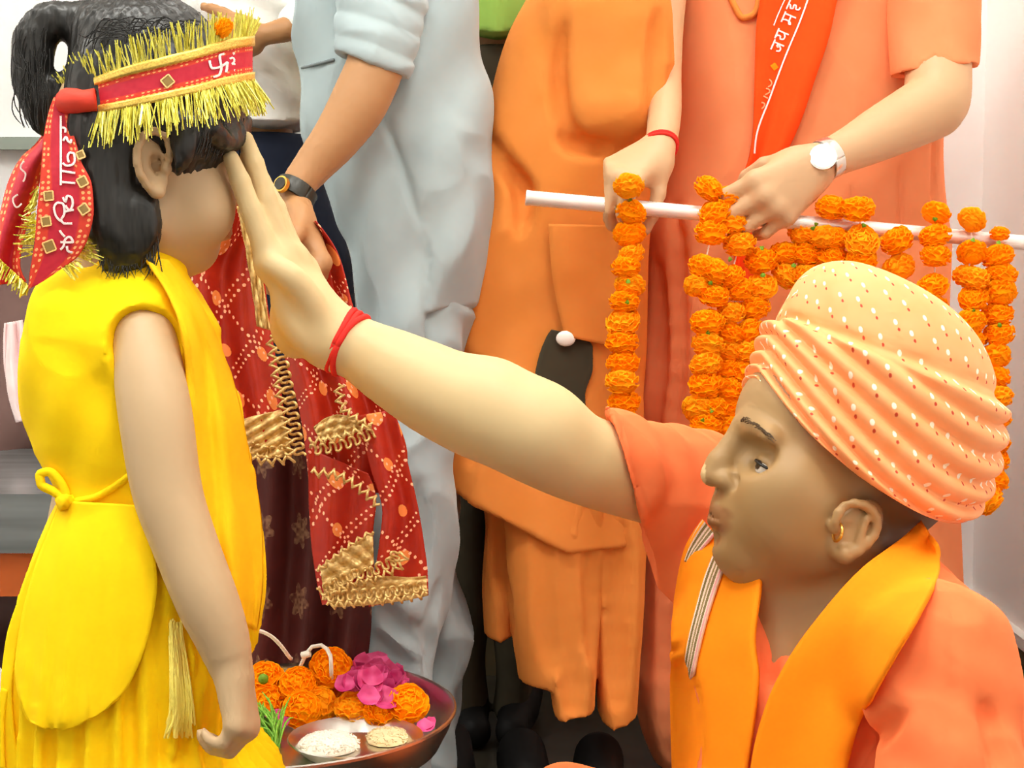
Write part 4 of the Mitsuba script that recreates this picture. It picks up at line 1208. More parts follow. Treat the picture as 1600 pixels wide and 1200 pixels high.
put(k2 + '__pocket_edge', tube([P(x, y, d - .001) for (x, y), d in zip(pk, dd)], .0022, 6), 'grey_seam')
sl_ = np.array([(668, 400), (668, 440), (668, 480), (670, 486), (682, 486), (694, 480)])
wc2, wd2 = P(460, 303, 1.99), unit(P(500, 245, 2.01) - P(458, 312, 1.985))
a2 = unit(np.cross(wd2, [0, 0, 1])); b2 = np.cross(a2, wd2)
st_ = [wc2 + a2 * .0262 * math.cos(t) + b2 * .0262 * math.sin(t) for t in np.linspace(0, 2 * np.pi, 41)]
Gs = np.stack([np.array(st_) - wd2 * .010, np.array(st_) + wd2 * .010], 1)
wk = k2 + '__wristwatch'
put(wk, solid(Gs, .003)[:2], 'dark_leather', label='dark strapped wristwatch with a gold rim')
fc = P(440, 288, 1.962)
fm = trimesh.creation.cylinder(.0105, .006, sections=32)
fm.apply_transform(trimesh.geometry.align_vectors([0, 0, 1], unit([-.5, -.8, .35])))
put(wk + '__case', (np.array(fm.vertices) + fc, fm.faces), 'gold_metal', 40)

fm = trimesh.creation.cylinder(.0082, .002, sections=32); nw = unit([-.5, -.8, .35]); fm.apply_transform(trimesh.geometry.align_vectors([0, 0, 1], nw))
put(wk + '__dial', (np.array(fm.vertices) + fc + nw * .0032, fm.faces), 'dark_leather', 40)

# --- orange robe
k3 = thing('person', 'person in a bright orange robe with beaded edging, left of the flower pole', 'person')
F_ = box_field((-.10, 2.10, .60), (.26, 2.44, 1.40), .006)
F_.add(cone((.07, 2.33, .65), .06, (.11, 2.33, 1.2), .065), .03)
F_.add(cone((.08, 2.33, 1.29), .04, (.16, 2.33, 1.29), .04), .04)
v, f = F_.mesh()
put(k3 + '__body', (v, f), 'skin', True, color=tint(v, SKIN_B, []))
rob = box_field((-.20, 1.98, .38), (.28, 2.46, 1.42), .0042)
def robe_fold(X, Y, Z):
    return .0035 * np.sin(26 * X + 9 * Z + .5) + .0022 * np.sin(62 * X - 14 * Z)
rob.add(pxloft([(-220, 900, 1020, 2.3, .09), (-60, 862, 1036, 2.3, .125), (0, 834, 1040, 2.3, .135), (60, 800, 1040, 2.3, .14), (120, 776, 1040, 2.3, .14), (160, 764, 1038, 2.3, .14), (220, 745, 1034, 2.3, .14), (300, 724, 1022, 2.3, .14), (400, 707, 1010, 2.3, .14), (480, 697, 1005, 2.3, .14), (560, 688, 1003, 2.3, .14), (640, 676, 1003, 2.3, .14), (710, 662, 1004, 2.3, .145), (840, 655, 1006, 2.3, .15)], 2.3), 0, robe_fold)
s_, X, Y, Z = rob.block((-9, -9, -9), (9, 9, 9))
p0, p1 = P(662, 738, 2.2), P(762, 790, 2.2)
sl2 = (p1[2] - p0[2]) / (p1[0] - p0[0])
rob.F[s_] = np.maximum(rob.F[s_], (p0[2] + sl2 * (X - p0[0])) - Z)
rob.add(cone(P(955, -120, 2.235), .080, P(960, 40, 2.20), .076), .03)
rob.add(cone(P(960, 40, 2.20), .076, P(978, 165, 2.175), .054), .03)
rob.add(cone(P(900, 20, 2.20), .045, P(930, 165, 2.17), .040), .02)
rob.cut(ell(P(906, 214, 2.13), (.011, .03, .016)), .010)
rob.cut(cone(P(876, 20, 2.14), .006, P(866, 140, 2.15), .006), .02)
groove(rob, [[(884, 40), (876, 110), (882, 180), (905, 215)], [(880, 215), (905, 228), (940, 225)], [(1030, 30), (1022, 110), (1016, 180)], [(770, 220), (800, 270), (830, 300)], [(800, 260), (820, 300), (812, 360)], [(730, 560), (745, 640), (740, 720)]], .006, .022, .002)
hr = hits(rob)
put(k3 + '__robe', wrinkle(rob.mesh(), .009, 8, 7, (1, 1, .35)), 'orange_cotton', label='bright orange knee length robe')
fp = drape([(858, 350, 968, 352), (862, 420, 966, 420), (872, 480, 962, 482), (884, 526, 960, 542)], hr, .010, 16, 40, .004, 1.5, lambda u, w: -.004 * np.sin(7 * u) - .004)
put(k3 + '__front_panel', fp[:2], 'orange_cotton', label='loose front panel of the robe')
dk = drape([(862, 515, 886, 520), (846, 545, 926, 543), (837, 580, 926, 575), (832, 620, 914, 618), (833, 665, 922, 660)], hr, .006, 12, 30, .003, 1.0)
put(k3 + '__inner_cloth', dk[:2], 'dark_trouser_cloth', label='dark olive cloth showing where the robe parts')
bm = trimesh.creation.uv_sphere(.0135, count=[14, 20]); bm.apply_scale([1, .4, .8])
put(k3 + '__button', (np.array(bm.vertices) + P(884, 529, float(fill_nan(hr([884], [529])[None], 2.1)[0, 0]) - .016), bm.faces), 'watch_face', True, label='white button')
edge = spline(np.array([(842, -12), (832, 8), (812, 40), (795, 72), (780, 110), (768, 150)]), 60)
bd = []
xs_e = np.arange(700.0, 900.0)
for (x, y) in edge:
    de = hr(xs_e, np.full(200, y)); ie = int(np.isfinite(de).argmax())
    if not np.isfinite(de[ie]):
        continue
    m = trimesh.creation.icosphere(1, .0030); bd.append((np.array(m.vertices) + P(xs_e[ie] + .5, y, de[ie] - .002), m.faces))
put(k3 + '__beaded_edging', join(bd), 'pale_bead', True, kind='stuff')
dh = box_field((-.12, 2.08, .10), (.24, 2.46, .80), .0045)
for rows, dz in (([(720, 720, 850, 2.3, .08), (790, 756, 830, 2.29, .07), (900, 752, 815, 2.29, .06), (990, 752, 806, 2.29, .055)], 0), ([(720, 770, 960, 2.27, .10), (800, 780, 940, 2.25, .095), (950, 792, 934, 2.24, .09), (1060, 805, 936, 2.24, .085)], 1),
                ([(720, 800, 960, 2.26, .10), (850, 820, 940, 2.235, .095), (1000, 845, 936, 2.225, .09), (1107, 862, 934, 2.22, .085)], 1), ([(720, 880, 1008, 2.28, .10), (850, 920, 1008, 2.27, .09), (1000, 926, 1006, 2.265, .085), (1116, 930, 1000, 2.26, .085)], 1)):
    dh.add(pxloft(rows, 2.6), .003, lambda X, Y, Z: .006 * np.abs(np.sin(42 * X + 3 * Z)))
groove(dh, [[(778, 815), (790, 880), (800, 985)], [(922, 800), (926, 920), (928, 1020)], [(850, 840), (856, 950), (862, 1040)], [(968, 830), (966, 940), (962, 1090)], [(890, 860), (894, 960), (896, 1100)]], .009, .022, .002)
put(k3 + '__dhoti', wrinkle(dh.mesh(), .006, 12, 9, (1, 1, .2), .22), 'orange_cotton', label='orange pleated dhoti')
shoes(k3, [(.02, 2.2), (.12, 2.18)], [.1, -.1])

# --- peach robe with the red orange scarf, holding the pole
k4 = thing('person', 'person in a peach robe and red-orange printed scarf holding the flower pole', 'person')
F_ = box_field((.12, 1.94, .60), (.66, 2.46, 1.42), .0055, ((.12, .24, .003), (1.94, 2.14, .003), (.82, .96, .003)), ((.30, .44, .003), (1.94, 2.14, .003), (.78, .96, .003)))
F_.add(cone((.40, 2.38, .65), .07, (.42, 2.38, 1.2), .07), .03)
F_.add(cone((.34, 2.38, 1.30), .05, (.54, 2.36, 1.30), .05), .04)
pxchain(F_, [(1470, -110, 2.27, 58), (1466, 40, 2.23, 53), (1466, 110, 2.195, 51), (1462, 160, 2.165, 52), (1430, 180, 2.15, 49), (1380, 206, 2.12, 43), (1325, 234, 2.08, 34), (1283, 252, 2.06, 29)], .012)
pxchain(F_, [(1060, -150, 2.36, 40), (1038, 20, 2.28, 32), (1036, 110, 2.22, 29), (1038, 175, 2.15, 27), (1032, 228, 2.09, 24)], .012)
h4 = hand(F_, P(1279, 256, 2.058), P(1200, 312, 2.035) - P(1279, 256, 2.058), [-.66, -.15, .75], .98, curls=((38, 48, 25), (34, 52, 25), (32, 54, 28), (30, 56, 30)), spread=(5, 0, -6, -13), thumb=(25, 45, 25, 20), side=1, thick=1.15)
h4b = hand(F_, P(1029, 234, 2.088), unit([-.62, -.48, -.42]), [.70, -.55, -.25], .92, curls=((52, 50, 25), (50, 52, 25), (46, 55, 28), (42, 55, 30)), spread=(4, 0, -4, -9), thumb=(32, 38, 20, 15), side=-1, thick=1.1)
v, f = F_.mesh()
put(k4 + '__body', (v, f), 'skin', True, color=tint(v, SKIN_B, [(q, (.009,) * 3, .8, SKIN_B * [1, .85, .8]) for q in h4['tips'] + h4b['tips']]))
r4 = box_field((.14, 2.08, .02), (.74, 2.58, 1.46), .005)
def peach_fold(X, Y, Z):
    return .004 * np.sin(22 * X + 4 * Z) + .0025 * np.sin(75 * X + 5 * Z) * np.clip((1.0 - Z) / .3, 0, 1)
r4.add(pxloft([(-220, 1150, 1420, 2.385, .09), (-60, 1048, 1470, 2.385, .13), (0, 1050, 1470, 2.385, .135), (100, 1049, 1468, 2.385, .135), (200, 1048, 1466, 2.385, .135), (310, 1036, 1468, 2.385, .135), (370, 1008, 1470, 2.385, .135), (600, 1006, 1476, 2.385, .14), (800, 1010, 1490, 2.385, .145), (1000, 1008, 1500, 2.385, .15), (1080, 1002, 1500, 2.385, .15), (1190, 1040, 1500, 2.385, .15)], 2.4), 0, peach_fold)
for x, y0, y1, r in ((1405, 262, 372, .004), (1458, 200, 335, .007), (1330, 300, 420, .004)):
    groove(r4, [[(x, y0), (x + 1, (y0 + y1) / 2), (x + 2, y1)]], r, .006, .001)
r4s = box_field((.44, 2.08, 1.02), (.72, 2.46, 1.44), .0036)
chain(r4s, [(P(1440, -160, 2.30), .075), (P(1455, -40, 2.26), .066), (P(1458, 40, 2.23), .062), (P(1461, 116, 2.205), .0600)], .01)
s_, X, Y, Z = r4s.block((-9, -9, -9), (9, 9, 9))
e1 = P(1400, 113, 2.15); en = unit([.12, 0, -.99])
t = (X - e1[0]) * en[0] + (Z - e1[2]) * en[2]
r4s.F[s_] = np.maximum(r4s.F[s_] + .0015 * np.sin(90 * X + 30 * Z), t)
r4s.cut(cone(P(1464, 85, 2.21), .0475, P(1464, 160, 2.18), .0475), .001)
groove(r4, [[(1030, 420), (1028, 560), (1020, 700)], [(1060, 330), (1062, 460), (1058, 640)], [(1044, 850), (1046, 1000), (1040, 1170)]], .008, .022, .002)
h4r = hits(r4)
put(k4 + '__robe', join([wrinkle(r4.mesh(), .009, 8, 12, (1, 1, .25)), wrinkle(r4s.mesh(), .004, 14, 13, (1, 1, .8))]), 'peach_cotton', label='long peach robe with short sleeves')
sc = [(1192, -70, 1335, -70), (1188, 0, 1308, 0), (1182, 40, 1297, 50), (1179, 120, 1274, 120), (1177, 200, 1246, 200), (1171, 245, 1224, 243), (1156, 290, 1186, 290), (1150, 330, 1180, 330), (1148, 390, 1178, 390), (1148, 445, 1178, 445)]
sg_ = drape(sc, h4r, .014, 16, 90, .003, 2.0, lambda u, w: -.006 * np.sin(8 * u + 3 * w), raw=True)
sck = k4 + '__scarf'
put(sck, solid(sg_, .003)[:2], 'scarf_red_orange', label='red-orange scarf with white printed words')
from scipy.interpolate import LinearNDInterpolator
pp = np.array([PX(q) for q in sg_.reshape(-1, 3)])
LI = LinearNDInterpolator(pp[:, :2], pp[:, 2])
def scarf_depth(x, y):
    d = float(LI(x, y))
    return d if np.isfinite(d) else float(pp[np.argmin((pp[:, 0] - x) ** 2 + (pp[:, 1] - y) ** 2), 2])
e_, h_ = unit([.40, -.92]), unit([-.92, -.40])
GLY = {'ja': [[(0, 1), (1, 1)], [(.75, 1), (.75, 0)], [(.75, .55), (.5, .62), (.42, .45)], [(.08, .5), (.15, .25), (.4, .2), (.6, .4), (.75, .55)]],
       'ya': [[(0, 1), (1, 1)], [(.8, 1), (.8, 0)], [(.12, .98), (.38, .85), (.36, .62), (.15, .55), (.22, .3), (.5, .25), (.8, .45)]],
       'ma': [[(0, 1), (1, 1)], [(.82, 1), (.82, 0)], [(.25, 1), (.25, .3), (.12, .2), (.1, .38), (.25, .42), (.82, .42)]],
       'ha': [[(0, 1), (1, 1)], [(.5, 1), (.48, .82), (.2, .72), (.3, .52), (.62, .56), (.62, .36), (.36, .3), (.34, .1), (.62, .0)]]}
words = []
for g, o, w_, hh in (('ja', (1220, 84), 17, 17), ('ya', (1227, 67), 17, 18), ('ma', (1238, 42), 18, 19), ('ha', (1246, 22), 18, 19)):
    for ln in GLY[g]:
        words.append([tuple(np.array(o) + e_ * x * w_ + h_ * y * hh) for x, y in ln])
put(sck + '__lettering', strokes(words, 2.6, .0028, scarf_depth), 'print_white')
put(sck + '__printed_line', strokes([[(1262, 0), (1252, 28), (1228, 86), (1204, 150), (1181, 218), (1179, 240)]], 2.6, .0028, scarf_depth), 'print_white')
put(sck + '__printed_line', strokes([[(1226, 0), (1216, 22), (1209, 40)]], 1.8, .0028, scarf_depth), 'print_white')
mat('print_pale_orange', srgb(255, 170, 120), .6)
small = [[(1202, 124), (1206, 130), (1200, 136)], [(1197, 138), (1203, 142), (1196, 148)], [(1193, 150), (1200, 154)], [(1190, 160), (1195, 163), (1190, 170)]]
put(sck + '__lettering', strokes(small, 2.2, .0028, scarf_depth), 'print_pale_orange')
put(sck + '__printed_dot', strokes([[(1207, 100), (1213, 108)]], 9, .0028, scarf_depth), 'shawl_cotton')
arc = spline(np.array([(1138, -20), (1148, 10), (1162, 28), (1178, 22), (1186, -8)]), 24)
ad = fill_nan(h4r(arc[:, 0], arc[:, 1])[None], 2.2)[0]
put(k4 + '__neck_cord', tube([P(x, y, d - .006) for (x, y), d in zip(arc, ad)], .0048, 8), 'orange_cotton', label='orange cord around the neck')
wd4 = unit(P(1325, 234, 2.08) - P(1279, 256, 2.058)); wc4 = P(1291, 249, 2.062)
a4 = unit(np.cross(wd4, [0, 0, 1])); b4 = np.cross(a4, wd4)
st_ = [wc4 + a4 * .027 * math.cos(t) + b4 * .026 * math.sin(t) for t in np.linspace(0, 2 * np.pi, 41)]
Gs = np.stack([np.array(st_) - wd4 * .008, np.array(st_) + wd4 * .008], 1)
wk = k4 + '__wristwatch'
put(wk, solid(Gs, .003)[:2], 'watch_steel', label='steel wristwatch with a round white face')
nrm4 = unit([-.15, -.95, .30])
fc = P(1286, 246, 2.0345)
fm = trimesh.creation.cylinder(.0175, .007, sections=40); fm.apply_transform(trimesh.geometry.align_vectors([0, 0, 1], nrm4))
put(wk + '__case', (np.array(fm.vertices) + fc, fm.faces), 'watch_steel', 40)
fm = trimesh.creation.cylinder(.0155, .0012, sections=40); fm.apply_transform(trimesh.geometry.align_vectors([0, 0, 1], nrm4))
put(wk + '__dial', (np.array(fm.vertices) + fc + nrm4 * .0040, fm.faces), 'watch_face', 40)
wdb = unit(P(1040, 180, 2.14) - P(1032, 228, 2.09)); wcb = P(1033, 226, 2.092)
ab = unit(np.cross(wdb, [0, 0, 1])); bb = np.cross(ab, wdb)
put(k4 + '__wrist_thread', join([wrist_loop(wcb + wdb * o, ab, bb, wdb, .0215, .0215, .0022, .002) for o in (-.003, .002)]), 'red_thread', label='red thread at the wrist')
shoes(k4, [(.28, 2.26), (.44, 2.26)], [.1, -.1])

# ---------------------------------------------------------------- pole and marigold garlands
mat('pole_aluminium', srgb(238, 238, 232), 0.30, metallic=.35, spec=.6)
pa, pb = P(824, 309, 2.045), P(1640, 383, 2.075)
key = thing('pole', 'slim white metal pole held level, hung with marigold garlands', 'pole')
Gp = tube(np.linspace(pa, pb, 24), .0098, 20, ends=False)
put(key + '__tube', Gp, 'pole_aluminium', 40)
for e, sgn in ((pa, -1), (pb, 1)):
    m = trimesh.creation.cylinder(.0102, .004, sections=24); m.apply_transform(trimesh.geometry.align_vectors([0, 0, 1], unit(pb - pa)))
    put(key + '__end_cap', (np.array(m.vertices) + e, m.faces), 'pole_aluminium', 40)

mat('marigold_petal', mikit.proc(lambda p, n, uv: mikit.mix(srgb(255, 158, 0), srgb(255, 172, 4), mikit.noise(p.x * 330, p.y * 330, p.z * 330))), 0.75, 0.2, .1)
mat('marigold_petal_pale', mikit.proc(lambda p, n, uv: mikit.mix(srgb(255, 168, 6), srgb(255, 186, 30), mikit.noise(p.x * 330, p.y * 330, p.z * 330))), 0.75, 0.2, .1)
mat('calyx_green', srgb(110, 150, 30), .6)
mat('white_string', srgb(236, 230, 214), .8)


def marigold(seed):
    """A pompom flower of radius 1, its axis along z: a core and rings of ruffled petals."""
    r3 = np.random.default_rng(seed)
    core = trimesh.creation.icosphere(2, .80)
    ms = [(np.array(core.vertices) * [1, 1, .86], np.array(core.faces))]
    for polar, n, tip, width in ((14, 5, .90, .34), (34, 9, .97, .34), (55, 13, 1.02, .32), (77, 16, 1.05, .31), (100, 16, 1.03, .31), (124, 13, .94, .32), (148, 8, .82, .32)):
        off = r3.uniform(0, 6.28)
        for i in range(n):
            a = off + i * 2 * np.pi / n + r3.normal(0, .09)
            p = math.radians(polar + r3.normal(0, 5))
            d = np.array([math.sin(p) * math.cos(a), math.sin(p) * math.sin(a), math.cos(p)])
            t = np.array([-math.sin(a), math.cos(a), 0]); up = np.cross(d, t)
            k_ = r3.uniform(.94, 1.05); w_ = width * r3.uniform(.85, 1.15); ph_ = r3.uniform(0, 6)
            G = np.zeros((3, 5, 3))
            for r_, (rad_, ww) in enumerate(((.62, .5), (.88, .95), (1.0, 1.0))):
                for c_ in range(5):
                    x = (c_ - 2) / 2
                    ruff = .05 * math.sin(3.2 * x + ph_) * (r_ / 2)
                    G[r_, c_] = d * (rad_ * tip * k_ - .10 * x * x * (r_ == 2)) + t * (x * w_ * ww) + up * (ruff + .10 * (r_ == 2) - .16 * x * x * (r_ > 0))
            v_, f_, _ = solid(G, .03)
            ms.append((v_ * [1, 1, .90], f_))
    return join(ms)


FLOW = [mikit.ply(marigold(s), 'marigold_petal' if s % 3 else 'marigold_petal_pale', 50) for s in range(6)]
CAL = trimesh.creation.cone(.42, .55, sections=9)
CALYX = mikit.ply((np.array(CAL.vertices), CAL.faces), 'calyx_green', 40)
rf = np.random.default_rng(21)


def put_flower(key, c, r, rz=None):
    M = np.eye(4)
    R = rot([rf.normal(), rf.normal(), 0], rf.normal(0, .45)) @ rot([0, 0, 1], rf.uniform(0, 6.28)) if rz is None else rz
    M[:3, :3] = R * r; M[:3, 3] = c
    key = numbered(key)
    scene[key] = {**FLOW[rf.integers(6)], 'to_world': T(M)}
    return key


def put_calyx(key, c, d, r):
    M = np.eye(4)
    M[:3, :3] = trimesh.geometry.align_vectors([0, 0, 1], unit(d))[:3, :3] * r; M[:3, 3] = c
    key = numbered(key)
    scene[key] = {**CALYX, 'to_world': T(M)}


put_flower(hbk + '__orange_flower', ringpt(math.acos((342 - XC) / AX), -.75, .006), .0095)
GARLANDS = [
    ('marigold garland with one long strand beside the hand with the red wrist thread', [(984, 292, 22), (985, 333, 22), (985, 366, 24), (987, 398, 19), (979, 419, 21), (985, 446, 22), (977, 472, 22), (974, 505, 25), (972, 536, 24), (974, 568, 24), (972, 598, 24), (974, 630, 24), (974, 656, 22), (973, 684, 22)], 2.035, [(985, 312), (982, 440), (981, 472)]),
    ('first strand of the thick marigold pair just left of the watch hand', [(1107, 296, 22), (1117, 334, 24), (1112, 365, 25), (1100, 418, 23), (1119, 424, 23), (1092, 446, 21), (1114, 462, 22), (1107, 505, 25), (1105, 540, 24), (1103, 570, 24), (1102, 602, 25), (1090, 640, 23), (1112, 640, 24), (1102, 664, 23), (1096, 692, 22)], 2.035, [(1110, 442), (1107, 520), (1112, 642), (1097, 656)]),
    ('second strand of the thick marigold pair, nearest the watch hand', [(1140, 310, 22), (1148, 350, 23), (1155, 383, 24), (1141, 434, 22), (1154, 454, 22), (1143, 490, 21), (1141, 521, 21), (1139, 550, 21), (1139, 579, 21), (1138, 610, 24), (1140, 640, 22), (1136, 668, 22)], 2.05, [(1150, 326), (1140, 405)]),
    ('marigold strand hanging straight under the fist with the watch', [(1191, 409, 24), (1189, 450, 23), (1179, 483, 23), (1170, 518, 22), (1165, 549, 22), (1160, 580, 22), (1158, 612, 22)], 2.055, [(1190, 388), (1192, 430)]),
    ('marigold strand looped sideways from the fist along the turban top', [(1226, 398, 23), (1256, 396, 24), (1228, 430, 23), (1252, 366, 22), (1270, 378, 22), (1284, 402, 22), (1312, 410, 22), (1260, 430, 22)], 2.07, [(1240, 415), (1275, 350)]),
    ('short marigold strand right of the fist, two pole gaps beside it', [(1299, 326, 23), (1288, 372, 22), (1306, 375, 23), (1297, 402, 22), (1300, 432, 22)], 2.05, [(1270, 356)]),
    ('marigold strand with a large bloom on top, behind the turban top', [(1342, 328, 24), (1347, 378, 25), (1344, 410, 24), (1350, 442, 24), (1350, 476, 22)], 2.04, [(1350, 352)]),
    ('marigold strand below a bare stretch of pole, above the turban middle', [(1401, 377, 24), (1404, 420, 24), (1403, 459, 24), (1404, 494, 22)], 2.05, []),
    ('marigold strand with two stacked blooms crossing the pole near its right end', [(1461, 334, 21), (1461, 370, 23), (1462, 401, 22), (1459, 448, 22), (1459, 485, 24), (1468, 516, 23), (1490, 514, 22)], 2.04, [(1461, 342), (1440, 490)]),
    ('marigold strand second from the right end of the pole', [(1517, 344, 20), (1519, 395, 21), (1510, 432, 20), (1525, 436, 21), (1521, 466, 21), (1514, 506, 24), (1517, 538, 22), (1524, 570, 22), (1530, 602, 22), (1534, 634, 22)], 2.05, [(1520, 376), (1520, 485), (1517, 522)]),
    ('longest marigold strand at the right end of the pole against the wall', [(1560, 366, 14), (1560, 402, 23), (1564, 432, 24), (1562, 458, 24), (1560, 493, 24), (1560, 524, 23), (1555, 558, 23), (1556, 590, 22), (1560, 622, 22), (1556, 655, 21), (1556, 690, 22), (1553, 720, 21), (1552, 750, 24), (1543, 782, 24)], 2.05, [(1560, 380), (1562, 508)]),
]
for text, fl, d, cal in GARLANDS:
    g = thing('marigold_garland', text, 'garland', 'marigold garlands hanging on the pole')
    for i, (x, y, r) in enumerate(fl):
        put_flower(g + '__flower', P(x + rf.normal(0, 1.2), y, d - (.030 if (x, y) == (984, 292) else 0) + rf.normal(0, .004)), r * d / FPX * 1.09)
    for x, y in cal:
        put_calyx(g + '__calyx', P(x, y, d - .017), [rf.normal(0, .8), -.6, rf.normal(0, .8)], .0085)
    pts = [P(x, y, d + .004) for x, y, r in fl]
    put(g + '__string', tube(pts, .0012, 6), 'white_string')

# ---------------------------------------------------------------- the red dupatta held by the grey kurta
def dupatta_tex(p, n, uv):
    u, w = uv.x, uv.y
    c = mikit.mix(srgb(150, 24, 12), srgb(188, 48, 20), mikit.fbm(u * 30, w * 30, 0.0, 3))
    u = u + .010 * (mikit.noise(u * 24, w * 24) - .5)
    w = w + .014 * (mikit.noise(u * 20 + 7, w * 20) - .5)
    a, b = (u + w) * .7071, (u - w) * .7071
    def dotline(s, t, per, gap, r):
        k = s / per
        ls = (k - dr.floor(k) - .5) * per
        q = t / gap
        lt = (q - dr.floor(q) - .5) * gap
        return dr.select(dr.sqrt(ls * ls + lt * lt) < r, 1.0, 0.0)
    m = dr.maximum(dr.maximum(dotline(a, b, .050, .0080, .0019), dotline(a + .0085, b, .050, .0080, .0016)), dotline(b + .011, a, .074, .0080, .0018))
    bx, by = u / .052 + 7, w / .058 + 3
    lx, ly = (bx - dr.floor(bx) - .5) * .052, (by - dr.floor(by) - .5) * .058
    rr = mikit.cell_rand(bx, by, 4)
    blob = dr.select((dr.sqrt(lx * lx + ly * ly * .8) < .0050 + .007 * rr) & (rr > .15), 1.0, 0.0)
    c = c * (1 - blob) + mi.Color3f(srgb(238, 140, 70)) * blob
    return c * (1 - m) + mi.Color3f(srgb(255, 190, 150)) * m
mat('dupatta_silk', mikit.proc(dupatta_tex), 0.45, 0.3, .4)
mat('gota_gold', mikit.proc(lambda p, n, uv: mikit.mix(srgb(176, 132, 60), srgb(244, 214, 140), mikit.fbm(p.x * 260, p.y * 260, p.z * 260, 2))), 0.42, metallic=.35, spec=.6)
def net_tex(p, n, uv):
    bx, by = uv.x / .07, uv.y / .09
    lx, ly = (bx - dr.floor(bx) - .5), (by - dr.floor(by) - .5)
    an = dr.atan2(ly, lx)
    r = dr.sqrt(lx * lx + ly * ly)
    m = dr.select(r < .22 + .05 * dr.sin(an * 6), .35, 0.0) * mikit.noise(uv.x * 300, uv.y * 300)
    c = mikit.mix(srgb(60, 16, 12), srgb(82, 26, 20), mikit.fbm(uv.x * 20, uv.y * 20, 0.0, 3))
    return mikit.mix(c, srgb(190, 150, 110), m)
mat('maroon_net', mikit.proc(net_tex), 0.6, 0.2)
dk_ = thing('dupatta', 'red dotted dupatta with scalloped gold border, held behind the blessing hand', 'dupatta')
def ffold(am, n, ph, sl=2.0):
    return lambda t, w, x, y: am * math.sin(n * t + sl * w + ph)
pieces = [band([(352, 296, 1.74, 402, 296, 1.76), (318, 360, 1.73, 406, 360, 1.76), (268, 430, 1.73, 412, 430, 1.76), (270, 510, 1.73, 424, 520, 1.76), (296, 600, 1.73, 438, 600, 1.76), (330, 660, 1.73, 446, 660, 1.76), (350, 716, 1.73, 456, 712, 1.76)], 40, 110, fold=ffold(.010, 13, 0), thick=.0016),
          band([(436, 332, 1.955, 494, 346, 1.95), (424, 390, 1.94, 530, 400, 1.955), (436, 480, 1.94, 552, 480, 1.955), (446, 560, 1.94, 582, 560, 1.955), (468, 640, 1.94, 614, 640, 1.955), (480, 720, 1.94, 636, 716, 1.955), (484, 770, 1.94, 612, 770, 1.955)], 50, 120, fold=ffold(.012, 16, 1), thick=.0016),
          band([(482, 700, 1.925, 575, 740, 1.93), (482, 770, 1.925, 588, 785, 1.93), (485, 830, 1.925, 583, 832, 1.93), (492, 890, 1.925, 584, 890, 1.93), (504, 945, 1.925, 592, 938, 1.93)], 36, 70, fold=ffold(.007, 10, .5), thick=.0016),
          band([(556, 650, 1.915, 616, 640, 1.92), (582, 740, 1.915, 640, 736, 1.92), (598, 800, 1.915, 654, 796, 1.92), (593, 850, 1.915, 662, 846, 1.92), (584, 905, 1.915, 668, 895, 1.92), (576, 948, 1.915, 669, 930, 1.92)], 30, 80, fold=ffold(.006, 8, 2), thick=.0016)]
pieces.append(band([(390, 318, 1.745, 390, 352, 1.745), (416, 328, 1.85, 416, 360, 1.85), (440, 336, 1.92, 442, 364, 1.92), (456, 344, 1.955, 460, 368, 1.955)], 16, 30, fold=ffold(.004, 14, 0), thick=.0016))
n0, V_, F2, U_ = 0, [], [], []
for v_, f_, u_ in pieces:
    V_.append(v_); F2.append(f_ + n0); U_.append(u_ + [.013 * len(V_), .02 * len(V_)]); n0 += len(v_)
put(dk_ + '__cloth', (np.vstack(V_), np.vstack(F2)), 'dupatta_silk', True, uv=np.vstack(U_))
net = band([(380, 560, 2.03, 520, 560, 2.05), (384, 700, 2.03, 560, 700, 2.05), (380, 850, 2.03, 580, 860, 2.05), (376, 960, 2.03, 580, 960, 2.05), (376, 1040, 2.03, 574, 1030, 2.05)], 40, 80, fold=ffold(.014, 18, 0), thick=.0016)
put(dk_ + '__net_layer', net[:2], 'maroon_net', True, uv=net[2], label='dark maroon net layer with pale motifs')
SC = []
def scallop(line, d, n_per=.0115, amp=.0060, r=.0017, rows=1, down=(0, 1)):
    """A ruffled gold edging: a wavy cord that runs along the line."""
    ln = spline(np.array(line, float), 200)
    pts = np.array([P(x, y, d) for x, y in ln])
    s = np.concatenate([[0], np.cumsum(np.linalg.norm(np.diff(pts, axis=0), axis=1))])
    t = np.linspace(0, s[-1], int(s[-1] / n_per * 14))
    base = np.stack([np.interp(t, s, pts[:, i]) for i in range(3)], 1)
    tan = np.gradient(base, axis=0); tan /= np.linalg.norm(tan, axis=1, keepdims=True)
    nor = np.cross(tan, FWD); nor /= np.linalg.norm(nor, axis=1, keepdims=True)
    ph = t / n_per * 2 * np.pi
    for k in range(rows):
        q = base + nor * ((np.sin(ph + k * 1.9) * amp) + k * amp * 1.6)[:, None] + tan * (np.sin(2 * ph + k) * amp * .22)[:, None] - FWD * (.002 + .0035 * (1 + np.cos(2 * ph + k)))[:, None]
        SC.append(tube(q, r, 6))
GB = []
def goldband(pairs, d, n=30):
    g = band([(a, b, d, c, e, d) for a, b, c, e in pairs], 12, n, fold=lambda t, w, x, y: .0022 * math.sin(26 * w + 9 * t) + .0018 * math.sin(17 * t), thick=.0016)
    GB.append(g[:2])
scallop([(424, 525), (432, 580), (444, 640), (452, 690), (458, 716)], 1.742, rows=2)
scallop([(384, 708), (400, 716), (420, 720), (440, 718), (458, 714)], 1.742, rows=2)
goldband([(378, 655, 440, 640), (384, 690, 450, 680), (390, 716, 456, 714)], 1.738)
goldband([(370, 322, 394, 324), (382, 380, 405, 382), (392, 440, 411, 442), (402, 510, 422, 516)], 1.722, 40)
